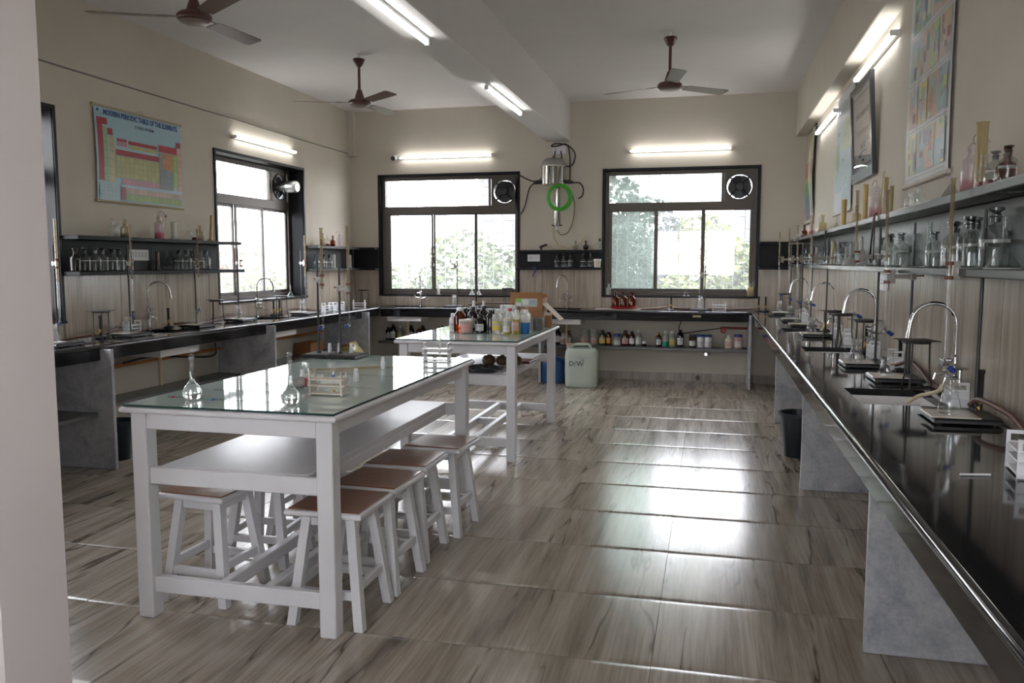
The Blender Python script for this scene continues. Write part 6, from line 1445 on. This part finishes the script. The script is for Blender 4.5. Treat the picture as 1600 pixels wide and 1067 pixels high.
# ================================================================== OUTSIDE
gd = MB().box(-60, 60, -30, 90, -4.6, -4.5).obj('ground', earth); gd['kind'] = 'structure'
def tree(label, x, y, ztop, rad, m, seed, n=2600, zb=-4.5, ry=1.0, leaf=.10):
    rr = random.Random(seed); t = thing('tree', label, 'tree', (x, y, zb)); H = ztop-zb
    MB().tube([(0, 0, 0), (.05, .02, H*.35), (0, 0, H*.7)], [.16, .12, .05], 8).obj('trunk', bark, t, True)
    blobs = [(rr.uniform(-.6, .6)*rad, rr.uniform(-.6, .6)*rad*ry, H-rad*.7-rr.uniform(0, 1.5)*rad, rr.uniform(.4, .62)*rad) for _ in range(12)]+[(0, 0, H-rad*.55, rad*.5)]
    v = []; f = []
    for k in range(n):
        bx_, by_, bz_, br2 = rr.choice(blobs); d = Vector((rr.gauss(0, 1), rr.gauss(0, 1), rr.gauss(0, 1))).normalized()*br2*rr.uniform(.75, 1.05)
        p = Vector((bx_, by_, bz_))+d; s = leaf*rr.uniform(.6, 1.3); a = Vector((rr.gauss(0, 1), rr.gauss(0, 1), rr.gauss(0, .6))).normalized(); b = a.cross(Vector((rr.gauss(0, 1), rr.gauss(0, 1), rr.gauss(0, 1)))).normalized()
        q = len(v); v += [tuple(p-a*s), tuple(p+b*s*.45), tuple(p+a*s), tuple(p-b*s*.45)]; f.append((q, q+1, q+2, q+3))
    o = MB().add(v, f).obj('crown', m, t); o['kind'] = 'stuff'
    return t
tree('dark leafy tree outside the left of the right-hand window', -2.05, 16.5, 3.3, 1.35, leaf3, 1, 9000)
tree('light green tree outside the middle of the right-hand window', -.25, 17.5, 2.5, 1.75, leaf1, 2, 14000)
tree('yellow green tree outside the right of the right-hand window', 1.3, 18, 2.0, 1.8, leaf1, 3, 14000)
tree('light green tree outside the left of the left-hand back window', -6.9, 17, 1.55, 1.5, leaf1, 4, 9000)
tree('green tree outside the middle of the left-hand back window', -5.2, 17, 2.25, 1.6, leaf2, 5, 9000)
tree('unseen dark tree added outside the left wall to dim window light', -8.2, 4.6, 3.4, 1.7, leaf3, 9, 9000)  # added out of view to cut sky light through the nearer left window
tree('pale green tree outside the right of the left-hand back window', -3.5, 17.5, 1.4, 1.5, leaf1, 6, 9000)
for k, (x, y) in enumerate(((-13, 20.5), (-13.5, 22.6), (-13.2, 24.8), (-12.5, 17.5))):
    tree('%s green tree seen through the left wall window' % ['second nearest', 'third nearest', 'farthest', 'nearest'][k], x, y, 1.1+.3*(k % 2), 1.6, leaf1 if k % 2 else leaf2, 20+k, 7000)
def building(label, x0, x1, y0, y1, h, m, floors, bays, face='y'):
    t = thing('building', label, 'building', ((x0+x1)/2, (y0+y1)/2, -4.5)); w, d = (x1-x0)/2, (y1-y0)/2
    MB().box(-w, w, -d, d, 0, h).obj('wall', m, t); MB().cbox(-w-.2, w+.2, -d-.2, d+.2, h, h+.3, .05).obj('roof', m, t)
    fh2 = h/floors
    wn = (2*w if face == 'y' else 2*d)/bays
    for i in range(bays):
        for j in range(floors):
            c_ = (-(w if face == 'y' else d)+wn*(i+.5)); z = fh2*j+fh2*.35
            fr = MB(); pn = MB()
            if face == 'y': fr.cbox(c_-wn*.28, c_+wn*.28, -d-.12, -d+.02, z, z+fh2*.48, .03); pn.box(c_-wn*.23, c_+wn*.23, -d-.14, -d-.10, z+.1, z+fh2*.44)
            else: fr.cbox(w-.02, w+.12, c_-wn*.28, c_+wn*.28, z, z+fh2*.48, .03); pn.box(w+.10, w+.14, c_-wn*.23, c_+wn*.23, z+.1, z+fh2*.44)
            f_ = fr.obj('window', m, t); pn.obj('pane', darkpane, f_)
    return t
building('pink plastered block of flats beyond the left-hand back window', -11.5, -6.6, 40, 48, 14.5, bldg, 5, 4)
building('grey block of flats beyond the right-hand back window', 1.3, 6.5, 45, 52, 12, bldg2, 4, 4)
building('orange and pale low building outside the left wall window', -30, -24, 27, 40, 6.4, bldg3, 2, 4, 'x')
